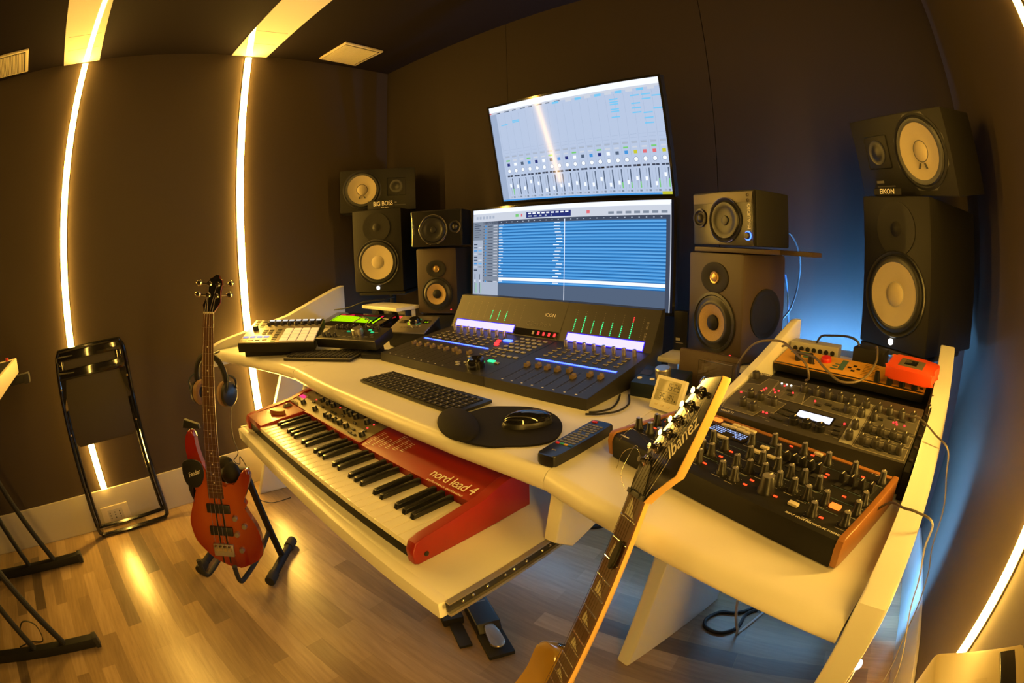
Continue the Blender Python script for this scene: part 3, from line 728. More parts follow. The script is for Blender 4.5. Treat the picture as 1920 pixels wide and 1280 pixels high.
b = B(); Mx = T((-.064, -.064, .004)) @ Matrix.Rotation(R(-35), 4, 'Z') @ Matrix.Rotation(R(0), 4, 'X'); b.ball((0, 0, 0), (.098, .043, .020), FELTB, Mx, 28, 16)
bmesh.ops.bisect_plane(b.bm, geom=b.bm.verts[:]+b.bm.edges[:]+b.bm.faces[:], plane_co=(0, 0, .0042), plane_no=(0, 0, 1), clear_inner=True)
b.obj('wrist_rest', t, ang=60)
t = thing('computer_mouse', 'glossy black wireless mouse lying on the black mat', 'mouse', (-.612, .762, .7447), 55)
def mouse_half(z0, z1, m, nm, sx, top):
    b = B(); b.ball((0, 0, 0), (.056*sx, .031*sx, top), m, T((0, 0, z0)), 28, 16)
    bmesh.ops.bisect_plane(b.bm, geom=b.bm.verts[:]+b.bm.edges[:]+b.bm.faces[:], plane_co=(0, 0, z0), plane_no=(0, 0, 1), clear_inner=True)
    ee = [e for e in b.bm.edges if e.is_boundary]
    r = bmesh.ops.edgeloop_fill(b.bm, edges=ee); b._fin(r['faces'], m)
    return b.obj(nm, t, ang=60)
mouse_half(.0, 0, BLK, 'base', 1.0, .026); mouse_half(.011, 0, BLKG, 'top_shell', .93, .020)
t = thing('remote_control', 'black remote control with coloured buttons lying beside the mouse mat', 'remote', (-.466, .628, .7405), -.5)
b = B(); b.prism(smooth2([(-.019, .012), (-.014, .0), (.014, .0), (.019, .012), (.022, .08), (.023, .18), (.020, .195), (-.020, .195), (-.023, .18), (-.022, .08)], 4), 0, .021, mat('remote_body', (.007, .008, .013), .3, noise=.03), None, .004); b.obj('case', t, ang=45)
rb = B(); rb.box(-.0038, .0038, -.0028, .0028, .0205, .0225, mat('remote_button', (.16, .16, .17), .5, noise=0), .001, None, 1); rb = rb.mesh('button')
for r in range(10):
    for k in range(4 if r != 5 else 2): part(rb, 'button', t, ((-.0135+k*.009) if r != 5 else (-.009+k*.018), .068+r*.0108, 0))
for k, c in enumerate(((.6, .02, .01), (.02, .30, .05), (.65, .40, .01), (.02, .10, .4))):
    b = B(); b.box(-.0042, .0042, -.0028, .0028, .0205, .0228, mat('colour_button', c, .4, noise=0), .001); tag(b.obj('colour_button', t, (-.0135+k*.009, .056, 0)))
b = B(); b.box(-.0055, .0055, -.004, .004, .0205, .0232, mat('power_button_red', (.6, .03, .015), .4, noise=0), .001); tag(b.obj('power_button', t, (-.0125, .184, 0)), 'red power button')
text('JVC', .0055, PRINTD, t, (0, .026, .0212))

# --- left wing: pad controller, monitor controller, silver interface, spectrum display ...
b = B(); b.box(-.13, .13, -.0, .16, 0, .024, BLKM, .003); tag(b.obj('riser_block', None, (-1.835, .715, .7405), (0, 0, R(49))), 'flat black block under the pad controller', 'riser')
t = thing('pad_controller', 'silver-grey pad controller with sixteen glowing pads at the desk corner', 'pad controller', (-1.79, .712, .768), 52, 10, 3)
b = B(); b.box(-.158, .158, -.020, .255, 0, .036, BLKM, .003); b.obj('body', t)
b = B(); b.box(-.156, .156, -.019, .253, .036, .040, mat('champagne_metal', (.26, .235, .19), .38, metal=.4, noise=.04), .001); b.obj('top_plate', t)
pd = B(); pd.box(-.0165, .0165, -.0165, .0165, .040, .0435, PADW, .002, None, 1); pd = pd.mesh('pad')
for r in range(4):
    for k in range(4): part(pd, 'pad', t, (.030+k*.0362, .006+r*.0362, 0))
sb = B(); sb.box(-.010, .010, -.0045, .0045, .040, .042, DGREY, .001, None, 1); sb = sb.mesh('button')
for r in range(8): part(sb, 'button', t, (-.012, -.006+r*.0185, 0))
lb = B(); lb.box(-.012, .012, -.008, .008, .040, .0425, glow('pale_violet_pads', (.62, .60, 1), .8), .001, None, 1); lb = lb.mesh('lit_button')
for k in range(4): part(lb, 'lit_button', t, (-.138+k*.029, .040, 0)); part(sb, 'button', t, (-.138+k*.029, .008, 0))
for r in range(5):
    for k in range(2): part(sb, 'button', t, (-.135+k*.032, .160+r*.02, 0))
for r in range(3): part(sb, 'button', t, (-.07, .075+r*.02, 0)); part(sb, 'button', t, (-.045, .075+r*.02, 0))
km = knob_mesh('knob', .0125, .018, BLK, taper=.92); part(km, 'knob', t, (-.120, .125, .040))
kb = B(); kb.box(-.090, .152, .182, .248, .040, .0412, BLKG, .001); kb.obj('display_panel', t)
ks = knob_mesh('knob', .0075, .014, BLK, taper=.9)
for k in range(8): part(ks, 'knob', t, (-.075+k*.0300, .178, .040))
lw = B(); lw.box(-.011, .011, -.006, .006, .040, .0432, PADL, .001, None, 1); lw = lw.mesh('lit_button')
for k in range(8): part(lw, 'lit_button', t, (-.075+k*.0300, .238, .0))
t = thing('monitor_controller', 'black desktop controller with big silver knob and green lit buttons', 'audio controller', (-1.567, .905, .768), 20.7, 13)
b = B(); b.box(-.142, .142, -.006, .112, 0, .038, BLK, .003); b.obj('body', t)
b = B(); b.box(-.142, .142, -.0075, -.0055, .0355, .0375, ALU, .0004); b.obj('edge_trim', t)
b = B(); b.lathe([(.0225, 0), (.0225, .020), (.020, .0235), (0, .0238)], SILV, 32); b.obj('volume_knob', t, (.030, .048, .038))
kg = B(); kg.box(-.0085, .0085, -.0038, .0038, .038, .0405, LGRN2, .001, None, 1); kg.box(-.006, .006, -.002, .002, .0400, .0409, LGRN); kg = kg.mesh('lit_button')
for x, y in ((.065, .080), (.086, .062), (-.025, .062)): part(kg, 'lit_button', t, (x, y, 0))
kd = B(); kd.box(-.0075, .0075, -.0036, .0036, .038, .0402, GREY, .001, None, 1); kd = kd.mesh('button')
for x, y in ((-.045, .020), (-.015, .018), (.012, .016), (.040, .022), (.098, .040), (.105, .062), (.085, .022), (.112, .022), (-.052, .062)): part(kd, 'button', t, (x, y, 0))
for x in (-.115, -.088, -.060): part(ks, 'knob', t, (x, .016, .038)); part(ks, 'knob', t, (x+.01, .09, .038))
for k in range(5): part(ks, 'knob', t, (-.03+k*.03, .099, .036))
b = B(); b.prism([(.078, -.042), (.078, -.0005), (.108, -.0005), (.108, -.050)], -.12, .09, BLKM, YZ); b.obj('stand', t)
t = thing('soft_key_controller', 'low black keyboard with long rubbery ribs in front of the pad controller', 'keyboard', (-1.584, .776, .7405), 32.1)
b = B(); b.box(-.143, .143, 0, .125, 0, .010, BLK, .003); b.box(-.1435, .1435, -.0005, .1255, .0098, .0112, ALU); b.obj('case', t)
rb = B(); rb.box(-.0045, .0045, -.052, .052, .0105, .0195, BLKR, .004); rb = rb.mesh('rubber_key')
for k in range(24): part(rb, 'rubber_key', t, (-.132+k*.01148, .0625 if k % 7 in (0, 3) else .0605, -.001 if k % 2 else .0))
t = thing('touch_block', 'small flat black block beside the ribbed keyboard', 'controller', (-1.452, .954, .7405), 25)
B().box(-.043, .043, -.03, .05, 0, .018, BLK, .003).obj('case', t); B().box(-.039, .039, -.025, .045, .0178, .0192, BLKM, .0005).obj('touch_surface', t)
t = thing('audio_interface', 'silver desktop audio interface with black round knob left of the console', 'audio interface', (-1.482, 1.128, .745), 22.5, 14)
b = B(); b.prism([(0, .0), (0, .055), (.137, .062), (.137, .0)], -.082, .082, BLK, YZ, .002); b.obj('body', t)
b = B(); b.prism([(-.001, .0545), (-.001, .060), (.138, .0665), (.138, .0615)], -.084, .084, SILV, YZ, .0015); b.obj('top_plate', t)
Fq = face(2.7, 0, .0602)
b = B(); b.lathe([(.0235, 0), (.0235, .006), (.021, .014), (.018, .017), (0, .0175)], BLKG, 32); put(b.mesh('volume_knob'), 'volume_knob', t, Fq, 0, .086, .0)
b = B()
for k in range(26):
    if 3 < k < 9: continue
    a0 = 2*pi*k/30 - pi*.33; b.quad(*[Fq @ Vector((r*cos(a), .086+r*sin(a), .0006)) for r, a in ((.027, a0), (.0305, a0), (.0305, a0+.14), (.027, a0+.14))], LGRN2 if k < 20 else SPEC_G)
b.obj('level_ring', t)
b = B(); b.flat(-.068, -.036, .076, .102, .0006, BLKG, Fq); b.obj('display', t)
b = B(); b.flat(.036, .068, .076, .102, .0006, BLKG, Fq); b.flat(.044, .050, .082, .088, .001, SPEC_G, Fq); b.flat(.054, .060, .082, .088, .001, SPEC_G, Fq); b.obj('display', t)
b = B()
for k in range(6): b.flat(-.040+k*.014, -.033+k*.014, .036, .040, .0006, BLK, Fq); b.flat(-.046+k*.016, -.036+k*.016, .052, .0535, .0006, PRINT, Fq)
b.obj('button_print', t)
b = B(); b.prism([(.0, -.004), (.0, -.001), (.13, -.0015), (.13, -.034)], -.07, .07, BLKM, YZ); b.obj('tilt_stand', t)
t = thing('spectrum_display', 'black display tilted back with bright green and red spectrum bars', 'display', (-1.935, 1.138, .791), 13, 15)
b = B(); b.box(-.175, .205, -.045, .104, -.004, .012, BLKG, .004); b.obj('case', t)
b = B(); W0, W1, Y0, Y1 = -.128, .168, .002, .084
b.flat(W0, W1, Y0, Y1, .0126, glow('display_black', (.01, .015, .01), .3))
rnd = random.Random(5)
for k in range(58):
    x = W0+.012+k*.0043
    f = .80 if k < 22 else (.80-.30*(k-22)/22 if k < 44 else .50)
    f = max(.2, f+rnd.uniform(-.06, .05)-(.12 if 44 < k < 56 else 0)-(.0 if k < 56 else .2)); top_ = Y0+f*(Y1-Y0); yr = Y0+.78*(Y1-Y0)
    if k < 22: top_ = Y0+(Y1-Y0)*(.88+.10*sin(k*.45)*rnd.uniform(.5, 1))
    b.flat(x, x+.0034, Y0, min(top_, yr), .0130, SPEC_G); b.flat(x, x+.0034, min(top_, yr), yr, .0130, SPEC_D)
    if top_ > yr: b.flat(x, x+.0034, yr, top_, .0130, SPEC_R)
    b.flat(x, x+.0034, max(top_, yr), Y1, .0130, SPEC_RD)
b.flat(W0+.002, W0+.007, Y0, Y1*.72, .0130, SPEC_G); b.flat(W1-.020, W1-.008, Y0, Y1*.70, .0130, SPEC_G); b.flat(W1-.020, W1-.008, Y1*.72, Y1*.97, .0130, SPEC_R)
b.obj('screen_picture', t)
b = B(); b.prism([(.01, -.045), (.01, -.0045), (.095, -.0045), (.095, -.070)], -.15, .18, BLKM, YZ); b.obj('tilt_stand', t)
t = thing('rack_unit', 'black rack unit under the raised white shelf, with two round knobs and a red light', 'rack unit', (-1.855, 1.258, .7408), 0)
b = B(); b.box(-.135, .135, .048, .084, .0, .103, BLK, .002); b.obj('body', t)
for x in (-.060, .048): B().lathe([(.021, 0), (.021, .012), (.018, .018), (0, .019)], BLKM, 28, at(x, .078, .048)).obj('knob', t)
B().box(.095, .118, .044, .048, .066, .078, LRED, .001).obj('red_lamp', t)

# --- right of the console: interface with silver knob, clock, box, cards
t = thing('audio_interface', 'dark blue-black desktop interface with large silver knob behind the clock', 'audio interface', (-.462, 1.072, .7405), 2, 0)
b = B(); b.prism([(0, 0), (0, .036), (.105, .055), (.105, 0)], -.066, .066, BLUEP, YZ, .003); b.obj('body', t)
Fq = face(10.3, 0, .0362)
b = B(); b.lathe([(.0205, 0), (.0205, .019), (.018, .022), (0, .0222)], SILV, 36); put(b.mesh('volume_knob'), 'volume_knob', t, Fq, .0, .060)
for x, y in ((-.052, .028), (-.018, .030), (.008, .018), (.038, .022)):
    b = B(); b.lathe([(.0062, 0), (.0062, .001), (.0045, .001), (.0045, .0004), (0, .0004)], PRINT, 20); put(b.mesh('button_ring'), 'button_ring', t, Fq, x, y)
b = B(); b.flat(.028, .062, .045, .085, .0006, BLK, Fq); b.obj('display', t); b = B(); b.flat(-.062, -.030, .05, .08, .0006, DGREY, Fq); b.obj('display', t)
t = thing('desk_clock', 'small cream digital clock and thermometer reading 15:29 in front of the interface', 'clock', (-.402, .985, .7468), -16.8, -22)
b = B(); b.box(-.042, .042, 0, .014, .001, .079, CLK, .003); b.obj('case', t)
b = B(); b.box(-.034, .033, -.0008, .002, .022, .071, LCDG, .0004); b.obj('display', t)
b = B()
for k in range(3): b.box(-.027+k*.018, -.019+k*.018, -.0014, .001, .010, .0145, CREAM, .0006)
b.obj('button', t)
INK = mat('lcd_ink', (.03, .03, .02), .5, noise=0)
SEG = {'0': 'abcdef', '1': 'bc', '2': 'abged', '3': 'abgcd', '4': 'fgbc', '5': 'afgcd', '9': 'abcdfg'}
def digit(b, ch, x, z, w, h, th):
    q = {'a': (0, h-th, w, h), 'd': (0, 0, w, th), 'g': (0, h/2-th/2, w, h/2+th/2), 'f': (0, h/2, th, h), 'b': (w-th, h/2, w, h), 'e': (0, 0, th, h/2), 'c': (w-th, 0, w, h/2)}
    for s_ in SEG[ch]: x0, z0, x1, z1 = q[s_]; b.rect(x+x0, x+x1, z+z0, z+z1, -.0011, INK)
b = B()
for k, ch in enumerate('1529'): digit(b, ch, -.002+k*.0088-(.003 if k < 2 else 0), .050, .0062, .016, .0014)
for k, ch in enumerate('35'): digit(b, ch, -.020+k*.0085, .026, .006, .014, .0014)
for k, ch in enumerate('34'): digit(b, ch, .006+k*.0085, .026, .006, .014, .0014)
b.rect(-.032, .031, .0445, .0450, -.0011, INK); b.rect(-.003, .0005, .026, .030, -.0011, INK); b.rect(.025, .0285, .026, .030, -.0011, INK); b.obj('digit_print', t)
B().box(-.03, .03, .012, .030, .0, .004, CLK, .001, Matrix.Rotation(R(22), 4, 'X')).obj('stand', t)
t = thing('acrylic_holder', 'clear acrylic holder standing behind the guitar headstock', 'holder', (-.325, 1.125, .7405), -12)
b = B(); b.box(-.048, .048, 0, .0035, 0, .098, GLASS); b.box(-.048, .048, .030, .0335, 0, .098, GLASS); b.box(-.048, .048, .0035, .030, 0, .0035, GLASS); b.obj('box', t)
b = B(); b.box(-.046, .046, .0, .0025, .0965, .0985, CHROME) ; b.obj('top_edge', t, (0, .0005, .002))
text('UTTI', .015, BLK, t, (-.02, -.0006, .060), UP)
t = thing('leather_case', 'dark brown leather case leaning before the wooden speaker right of the screens', 'case', (-.372, 1.195, .7470), -13, -8)
b = B(); b.prism(smooth2([(-.085, .0), (.085, .0), (.088, .01), (.085, .088), (.075, .096), (-.075, .096), (-.085, .088), (-.088, .01)], 3), -.022, 0, LEATH, XZ, .004); b.obj('case', t)
t = thing('card_reader', 'thin upright black device between the lower screen and the wooden speaker', 'device', (-.512, 1.372, .8007), 0)
b = B(); b.box(-.022, .022, 0, .026, 0, .118, BLK, .003); b.obj('case', t)
b = B(); b.box(-.014, .0, -.0006, .001, .030, .038, LGREY); b.box(-.014, .010, -.0006, .001, .022, .024, PRINTD); b.obj('label_print', t)
# ------------------------------------------------------------------ the red keyboard synthesizer on the tray
W = .93
t = thing('keyboard_synthesizer', 'red keyboard synthesizer with white and black keys lying on the pull-out tray', 'synthesizer', (-.572, .409, .5960), -2.9)
b = B(); b.box(-W+.012, -.012, .002, .285, .0, .028, BLKM, .002)
b.prism([(.149, .028), (.149, .058), (.175, .066), (.285, .088), (.285, .028)], -W+.012, -.012, REDP, YZ, .002)
b.obj('body', t)
for x0, x1 in ((-W, -W+.022), (-.022, 0)):
    B().prism([(-.006, .004), (-.008, .030), (.0, .046), (.018, .050), (.16, .066), (.215, .082), (.29, .093), (.29, .0), (.002, .0)], x0, x1, REDP, YZ, .003).obj('end_cheek', t)
b = B(); b.cyl((.0002, .02, .016), (.0012, .02, .016), .005, BLK, n=16); b.obj('screw', t)
b = B(); b.prism([(.0, .028), (.0, .047), (.02, .050), (.150, .060), (.150, .028)], -W+.022, -.782, REDP, YZ, .002); b.obj('control_block', t)
KS = .0262; X0 = -.781
wk = B(); wk.box(.0007, KS-.0007, -.004, .148, .030, .0435, KEYW, .0016); wk = wk.mesh('white_key')
bk = B(); bk.prism([(.046, .0438), (.050, .053), (.056, .0545), (.146, .0565), (.146, .0438)], -.0062, .0062, KEYB, YZ, .0016); bk = bk.mesh('black_key')
for k in range(29): part(wk, 'white_key', t, (X0+k*KS, 0, 0))
for o_ in range(4):
    for q in (1, 2, 4, 5, 6): part(bk, 'black_key', t, (X0+(o_*7+q)*KS, 0, 0))
B().box(X0, -.022, .0025, .006, .004, .029, BLKM).obj('key_slip', t)
Fn = face(11.3, .175, .0664)
b = B(); b.flat(-.905, -.43, -.024, .105, .0009, mat('grey_control_panel', (.20, .17, .10), .45, noise=.06), Fn)
b.flat(-.772, -.43, -.028, -.024, .0009, REDP, Fn); b.obj('control_panel', t)
kn = knob_mesh('knob', .0092, .0135, BLK, PRINTD, .80)
rnd = random.Random(9)
for row, (y, xs) in enumerate(((-.003, (-.833, -.742, -.665, -.642, -.608, -.577, -.540, -.455)), (.042, (-.775, -.735, -.70, -.62, -.59, -.56, -.50)), (.066, (-.86, -.80, -.74, -.69, -.64, -.59, -.54, -.48)))):
    for x in xs: put(kn, 'knob', t, Fn, x, y, .0009, rnd.uniform(-2, 2))
sm = B(); sm.box(-.008, .008, -.003, .003, 0, .005, DGREY, .001, None, 1); sm = sm.mesh('button')
for x, y in ((-.80, .020), (-.79, .038), (-.735, .02), (-.67, .02), (-.65, .02), (-.61, .025), (-.535, .022), (-.505, .0), (-.47, .014), (-.48, -.014), (-.50, -.014)): put(sm, 'button', t, Fn, x, y, .0009)
sw = B(); sw.box(-.002, .002, -.004, .004, 0, .007, PRINTD); sw = sw.mesh('small_switch')
for y in (-.02, .004, .03):
    for k in range(5 if y < .03 else 4): put(sw, 'small_switch', t, Fn, -.895+k*.011, y, .0009)
lr = B(); lr.lathe([(.0024, 0), (.002, .0015), (0, .0018)], LRED, 10); lr = lr.mesh('indicator_light')
for x, y in ((-.812, .036), (-.829, .080), (-.798, .080), (-.672, .050), (-.564, .008), (-.546, .024), (-.477, .028), (-.476, .048)): put(lr, 'indicator_light', t, Fn, x, y, .0012)
b = B(); b.box(-.014, .014, -.006, .006, 0, .004, glow('pink_red_display', (1, .03, .12), 2.2)); put(b.mesh('display'), 'display', t, Fn, -.884, .018, .0012)
b = B(); b.prism(smooth2([(-.028, -.004), (.0, -.013), (.028, -.010), (.024, .006), (.0, .012), (-.020, .008)], 4), .0, .014, PWOOD); o = b.obj('pitch_stick', t, (-.835, .080, .0545), (R(5), 0, R(38)))
b = B(); b.cyl((-.006, 0, 0), (.006, 0, 0), .017, GREY, n=24); o = b.obj('modulation_wheel', t, (-.868, .128, .052))
# printed words on the red top
F2 = Fn
text('nord lead 4', .036, PRINT, t, F2 @ Vector((-.098, -.004, .0012)), (R(11.3), 0, 0), sx=.86, space=.92)
text('performance synthesizer', .0085, PRINT, t, F2 @ Vector((-.100, -.026, .0012)), (R(11.3), 0, 0), space=1.25)
b = B(); rnd = random.Random(2)
for c in range(6):
    for r in range(11 - (c % 3)*2):
        b.flat(-.415+c*.022, -.415+c*.022+rnd.uniform(.008, .016), -.020+r*.0058+c*.006, -.0183+r*.0058+c*.006, .0011, PRINT, F2)
b.obj('printed_list', t)

# ------------------------------------------------------------------ eight-voice desktop synthesizer with wooden ends
t = thing('desktop_synthesizer', 'black desktop synthesizer with wooden ends and many knobs at the front of the right wing', 'synthesizer', (-.176, .634, .7425), -22.2, .9)
W = .478
b = B(); b.prism([(.004, .0), (.002, .030), (.006, .040), (.012, .0435), (.224, .0435), (.224, 0)], -W/2+.011, W/2-.011, BLKM, YZ, .001); b.obj('body', t)
B().box(-W/2+.012, W/2-.012, .214, .2235, .02, .0455, PWOOD, .001).obj('rear_trim', t)
for s in (-1, 1):
    x0, x1 = sorted((s*(W/2-.011), s*W/2)); B().prism([(.004, .003), (.0, .03), (.004, .043), (.010, .0465), (.226, .0465), (.226, .0), (.02, .0)], x0, x1, PWOOD, YZ, .0015).obj('end_cheek', t)
F = face(0, 0, .0437)
ka = knob_mesh('knob', .0068, .020, BLK, ALU, .82, 1.35); kl = knob_mesh('knob', .0120, .026, BLK, ALU, .88, 1.2)
KN = [(-.091,.119),(-.055,.108),(-.057,.074),(-.056,.042),(-.077,.074),(-.003,.037),(-.002,.072),(.024,.034),(-.005,.113),(.024,.072),(-.036,.161),(.021,.113),(.049,.079),(-.006,.190),(.025,.155),(.053,.112),(.081,.073),(.082,.106),(.110,.071),(.055,.195),(.107,.107),(.138,.066),(.136,.105),(.167,.072),(.168,.032),(.107,.191),(.220,.078),(.219,.041),(.218,.109),(.161,.191),(.216,.193),
      (-.222,.06),(-.192,.06),(-.162,.055),(-.130,.05),(-.215,.10),(-.185,.10),(-.15,.10),(-.12,.10),(-.20,.14),(-.16,.14)]
for x, y in KN: put(ka, 'knob', t, F, x, y)
put(kl, 'knob', t, F, .081, .040)
lr2 = B(); lr2.box(-.0034, .0034, -.0013, .0013, 0, .0012, glow('red_bar_light', (1, .05, .01), 3)); lr2 = lr2.mesh('indicator_light')
for x, y in ((.022,.205),(.071,.2),(-.041,.108),(-.041,.08),(-.042,.041),(.046,.051),(.046,.033),(.1,.037),(.127,.144),(.183,.109),(.183,.034),(.127,.155),(.181,.188),(-.20,.08),(-.21,.12)): put(lr2, 'indicator_light', t, F, x, y, .0004)
pb = B(); pb.box(-.0085, .0085, -.0045, .0045, 0, .0045, mat('cream_button', (.60, .54, .42), .4, noise=0), .0018, None, 2); pb = pb.mesh('button')
for x, y in ((-.121,.192),(-.105,.194),(-.105,.206),(-.086,.194),(-.086,.207),(-.067,.205),(-.067,.192),(-.008,.162),(-.009,.139),(.021,.139),(.133,.036),(-.101,.142),(-.085,.142),(.078,.209)): put(pb, 'button', t, F, x, y)
for x, y in ((-.149, .202), (.186, .072)):
    b = B(); b.box(-.0095, .0095, -.0055, .0055, 0, .0048, LORG, .002); put(b.mesh('lit_button'), 'lit_button', t, F, x, y)
sl = B(); sl.box(-.0055, .0055, -.022, .022, 0, .0010, DARKGAP); sl.box(-.0045, .0045, -.0085, .0025, 0, .016, BLK, .001); sl.box(-.0006, .0006, -.0085, .0025, .016, .0164, PRINT); sl = sl.mesh('slider')
for x in (.045, .0615, .078, .0945, .111, .157, .1755, .194, .2125): put(sl, 'slider', t, F, x, .152, .0003)
b = B(); b.flat(-.142, -.050, .150, .185, .0010, BLKG, F); b.obj('display', t)
PT = glow('display_text', (.42, .55, 1), 1.1)
b = B(); rnd = random.Random(4)
for r in range(4):
    for k in range(14):
        if r > 1 and k > 5 and k < 10: continue
        b.flat(-.136+k*.0057, -.136+k*.0057+rnd.uniform(.002, .0048), .178-r*.0064, .1815-r*.0064, .0013, PT, F)
o = b.obj('display_text', t)
b = B(); rnd = random.Random(6)
for x, y in KN:
    b.flat(x-.009, x+.007, y-.0145, y-.0133, .0003, PRINTD, F)
    for k in range(7): a = R(-130+k*43)+pi/2; b.flat(x+.0115*cos(a)-.0004, x+.0115*cos(a)+.0004, y+.0115*sin(a)-.0004, y+.0115*sin(a)+.0004, .0003, PRINT, F)
for x0, x1, y in ((-.23, .0, .128), (.03, .228, .178), (-.23, -.02, .092), (.03, .12, .178), (.03, .228, .093), (.14, .20, .055), (-.23, -.03, .060), (-.03, .03, .055), (.03, .225, .2165), (.148, .228, .128), (-.05, .03, .178)): b.flat(x0, x1, y, y+.0008, .0003, TEAL if False else mat('blue_line_print', (.12, .20, .24), .5, noise=0) if 'blue_line_print' not in MATS else MATS['blue_line_print'], F)
b.obj('panel_print', t)
text('EIGHT VOICE POLYPHONIC SYNTHESISER', .0056, PRINT, t, (.186, .0135, .0440), (0, 0, 0), space=1.0, shear=.15)
text('PEAK', .0115, PRINT, t, (.203, .2145, .0440), sx=1.15, shear=.2)
text('MONO EVOLVER', .0052, PRINT, t, (-.207, .0135, .0440)) if False else text('analogue', .0060, PRINT, t, (-.207, .0135, .0440), shear=.15)

# ------------------------------------------------------------------ rack synthesizer behind it
t = thing('rack_synthesizer', 'dark grey rack synthesizer with white-lit display in the sloped bay of the right wing', 'synthesizer', (-.053, .866, .7585), -15.85, 14.4)
b = B(); b.box(-.2065, .2065, -.004, .178, 0, .043, mat('virus_grey', (.040, .036, .032), .5, noise=.06), .002); b.obj('body', t)
F = face(0, 0, .0434)
PG = mat('panel_zone_grey', (.085, .078, .066), .45, noise=.05)
PL = mat('panel_outline', (.40, .37, .30), .5, noise=0)
def zone(b, poly, lay):
    ws = [F @ Vector((x, y, .0003+lay*.0002)) for x, y in poly]
    b._fin([b.bm.faces.new([b.bm.verts.new(p) for p in ws])], PG)
    for (x0, y0), (x1, y1) in zip(poly, poly[1:]+poly[:1]):
        d = Vector((x1-x0, y1-y0)); nn = Vector((-d.y, d.x)).normalized()*.0005
        b._fin([b.bm.faces.new([b.bm.verts.new(F @ Vector((px, py, .0006+lay*.0002))) for px, py in ((x0-nn.x, y0-nn.y), (x1-nn.x, y1-nn.y), (x1+nn.x, y1+nn.y), (x0+nn.x, y0+nn.y))])], PL)
b = B()
zone(b, [(-.203, .085), (-.203, .118), (-.185, .124), (-.172, .124), (-.166, .157), (-.140, .157), (-.136, .092)], 0)
zone(b, [(-.205, .040), (-.200, .012), (-.125, .010), (-.118, .034), (-.092, .036), (-.084, .078), (-.205, .086)], 1)
zone(b, [(-.137, .152), (-.070, .153), (-.053, .090), (-.135, .092)], 1)
zone(b, [(-.055, .090), (-.048, .128), (.062, .128), (.062, .084)], 0)
zone(b, [(.094, .148), (.203, .146), (.204, .080), (.094, .082)], 0)
zone(b, [(.094, .076), (.203, .072), (.202, .041), (.094, .043)], 0)
zone(b, [(.094, .038), (.202, .034), (.202, .0005), (.094, .002)], 0)
b.flat(.064, .092, .004, .149, .0009, mat('pale_zone', (.28, .27, .23), .45, noise=.03), F)
b.obj('panel_print', t)
kv = knob_mesh('knob', .0085, .0145, mat('knob_dark_grey', (.035, .032, .028), .4, noise=0), None, .92)
VK = [(-.195,.150),(-.163,.037),(-.135,.031),(-.165,.073),(-.141,.073),(-.105,.066),(-.069,.140),(-.039,.138),(-.011,.138),(.017,.137),(.046,.137),(.045,.104),(.078,.136),(.078,.101),(.079,.058),(.079,.022),(.108,.132),(.134,.132),(.162,.130),(.189,.130),(.108,.100),(.108,.060),(.134,.059),(.162,.058),(.189,.057),(.107,.020),(.135,.020),(.161,.020),(.187,.019)]
for x, y in VK: put(kv, 'knob', t, F, x, y, .0008)
kv2 = knob_mesh('knob', .0105, .012, BLK, None, .94)
for x in (-.040, -.012, .017): put(kv2, 'knob', t, F, x, .024, .0006)
b = B(); b.flat(-.047, .028, .046, .068, .0014, LCDW, F); b.flat(-.051, .032, .042, .072, .0008, BLKG, F); b.obj('display', t)
for x, y in ((-.193,.079),(-.157,.092),(-.155,.100),(-.153,.108),(-.151,.116),(-.133,.118),(-.121,.117),(-.125,.108),(-.089,.122),(-.119,.142),(-.032,.112),(-.112,.030),(-.104,.030),(.055,.061),(.150,.105),(.156,.108),(.159,.101),(.176,.103)): put(lr, 'indicator_light', t, F, x, y, .0008)
lw2 = B(); lw2.lathe([(.002, 0), (.0018, .0012), (0, .0016)], LWHT, 10); lw2 = lw2.mesh('indicator_light')
for x in (-.129, -.117, -.106): put(lw2, 'indicator_light', t, F, x, .149, .0008)
sb2 = B(); sb2.box(-.0075, .0075, -.0028, .0028, 0, .003, DGREY, .0008, None, 1); sb2 = sb2.mesh('button')
for x, y in ((.120,.104),(.142,.115),(.168,.115),(.121,.052),(.148,.05),(.175,.05),(.121,.012),(.148,.012),(.174,.012),(-.075,.06),(-.060,.058),(-.078,.042),(-.062,.04),(-.085,.022),(-.07,.02),(.045,.05),(.05,.036),(.05,.022),(-.10,.128),(-.09,.112),(.0,.11),(-.02,.10),(.02,.10)): put(sb2, 'button', t, F, x, y, .0006)
b = B(); rnd = random.Random(8)
for x, y in VK: b.flat(x-.009, x+.006, y-.0118, y-.0108, .0010, PRINTD, F); b.flat(x-.010, x+.010, y+.0125, y+.0137, .0010, PL, F)
for k in range(24): x = rnd.uniform(-.12, .05); y = rnd.uniform(.004, .045); b.flat(x, x+.010, y, y+.0010, .0005, PRINTD, F)
for k in range(9): b.flat(-.115, -.105, .098+k*.0045, .0988+k*.0045, .0010, PRINTD, F); b.flat(-.085, -.075, .098+k*.0035, .0988+k*.0035, .0010, PRINTD, F)
b.obj('small_print', t)
text('access', .0105, PRINT, t, (-.180, .171, .0440), sx=1.1)
text('VIRUS TI', .0075, PRINT, t, (-.180, .0015, .0440), sx=1.1)
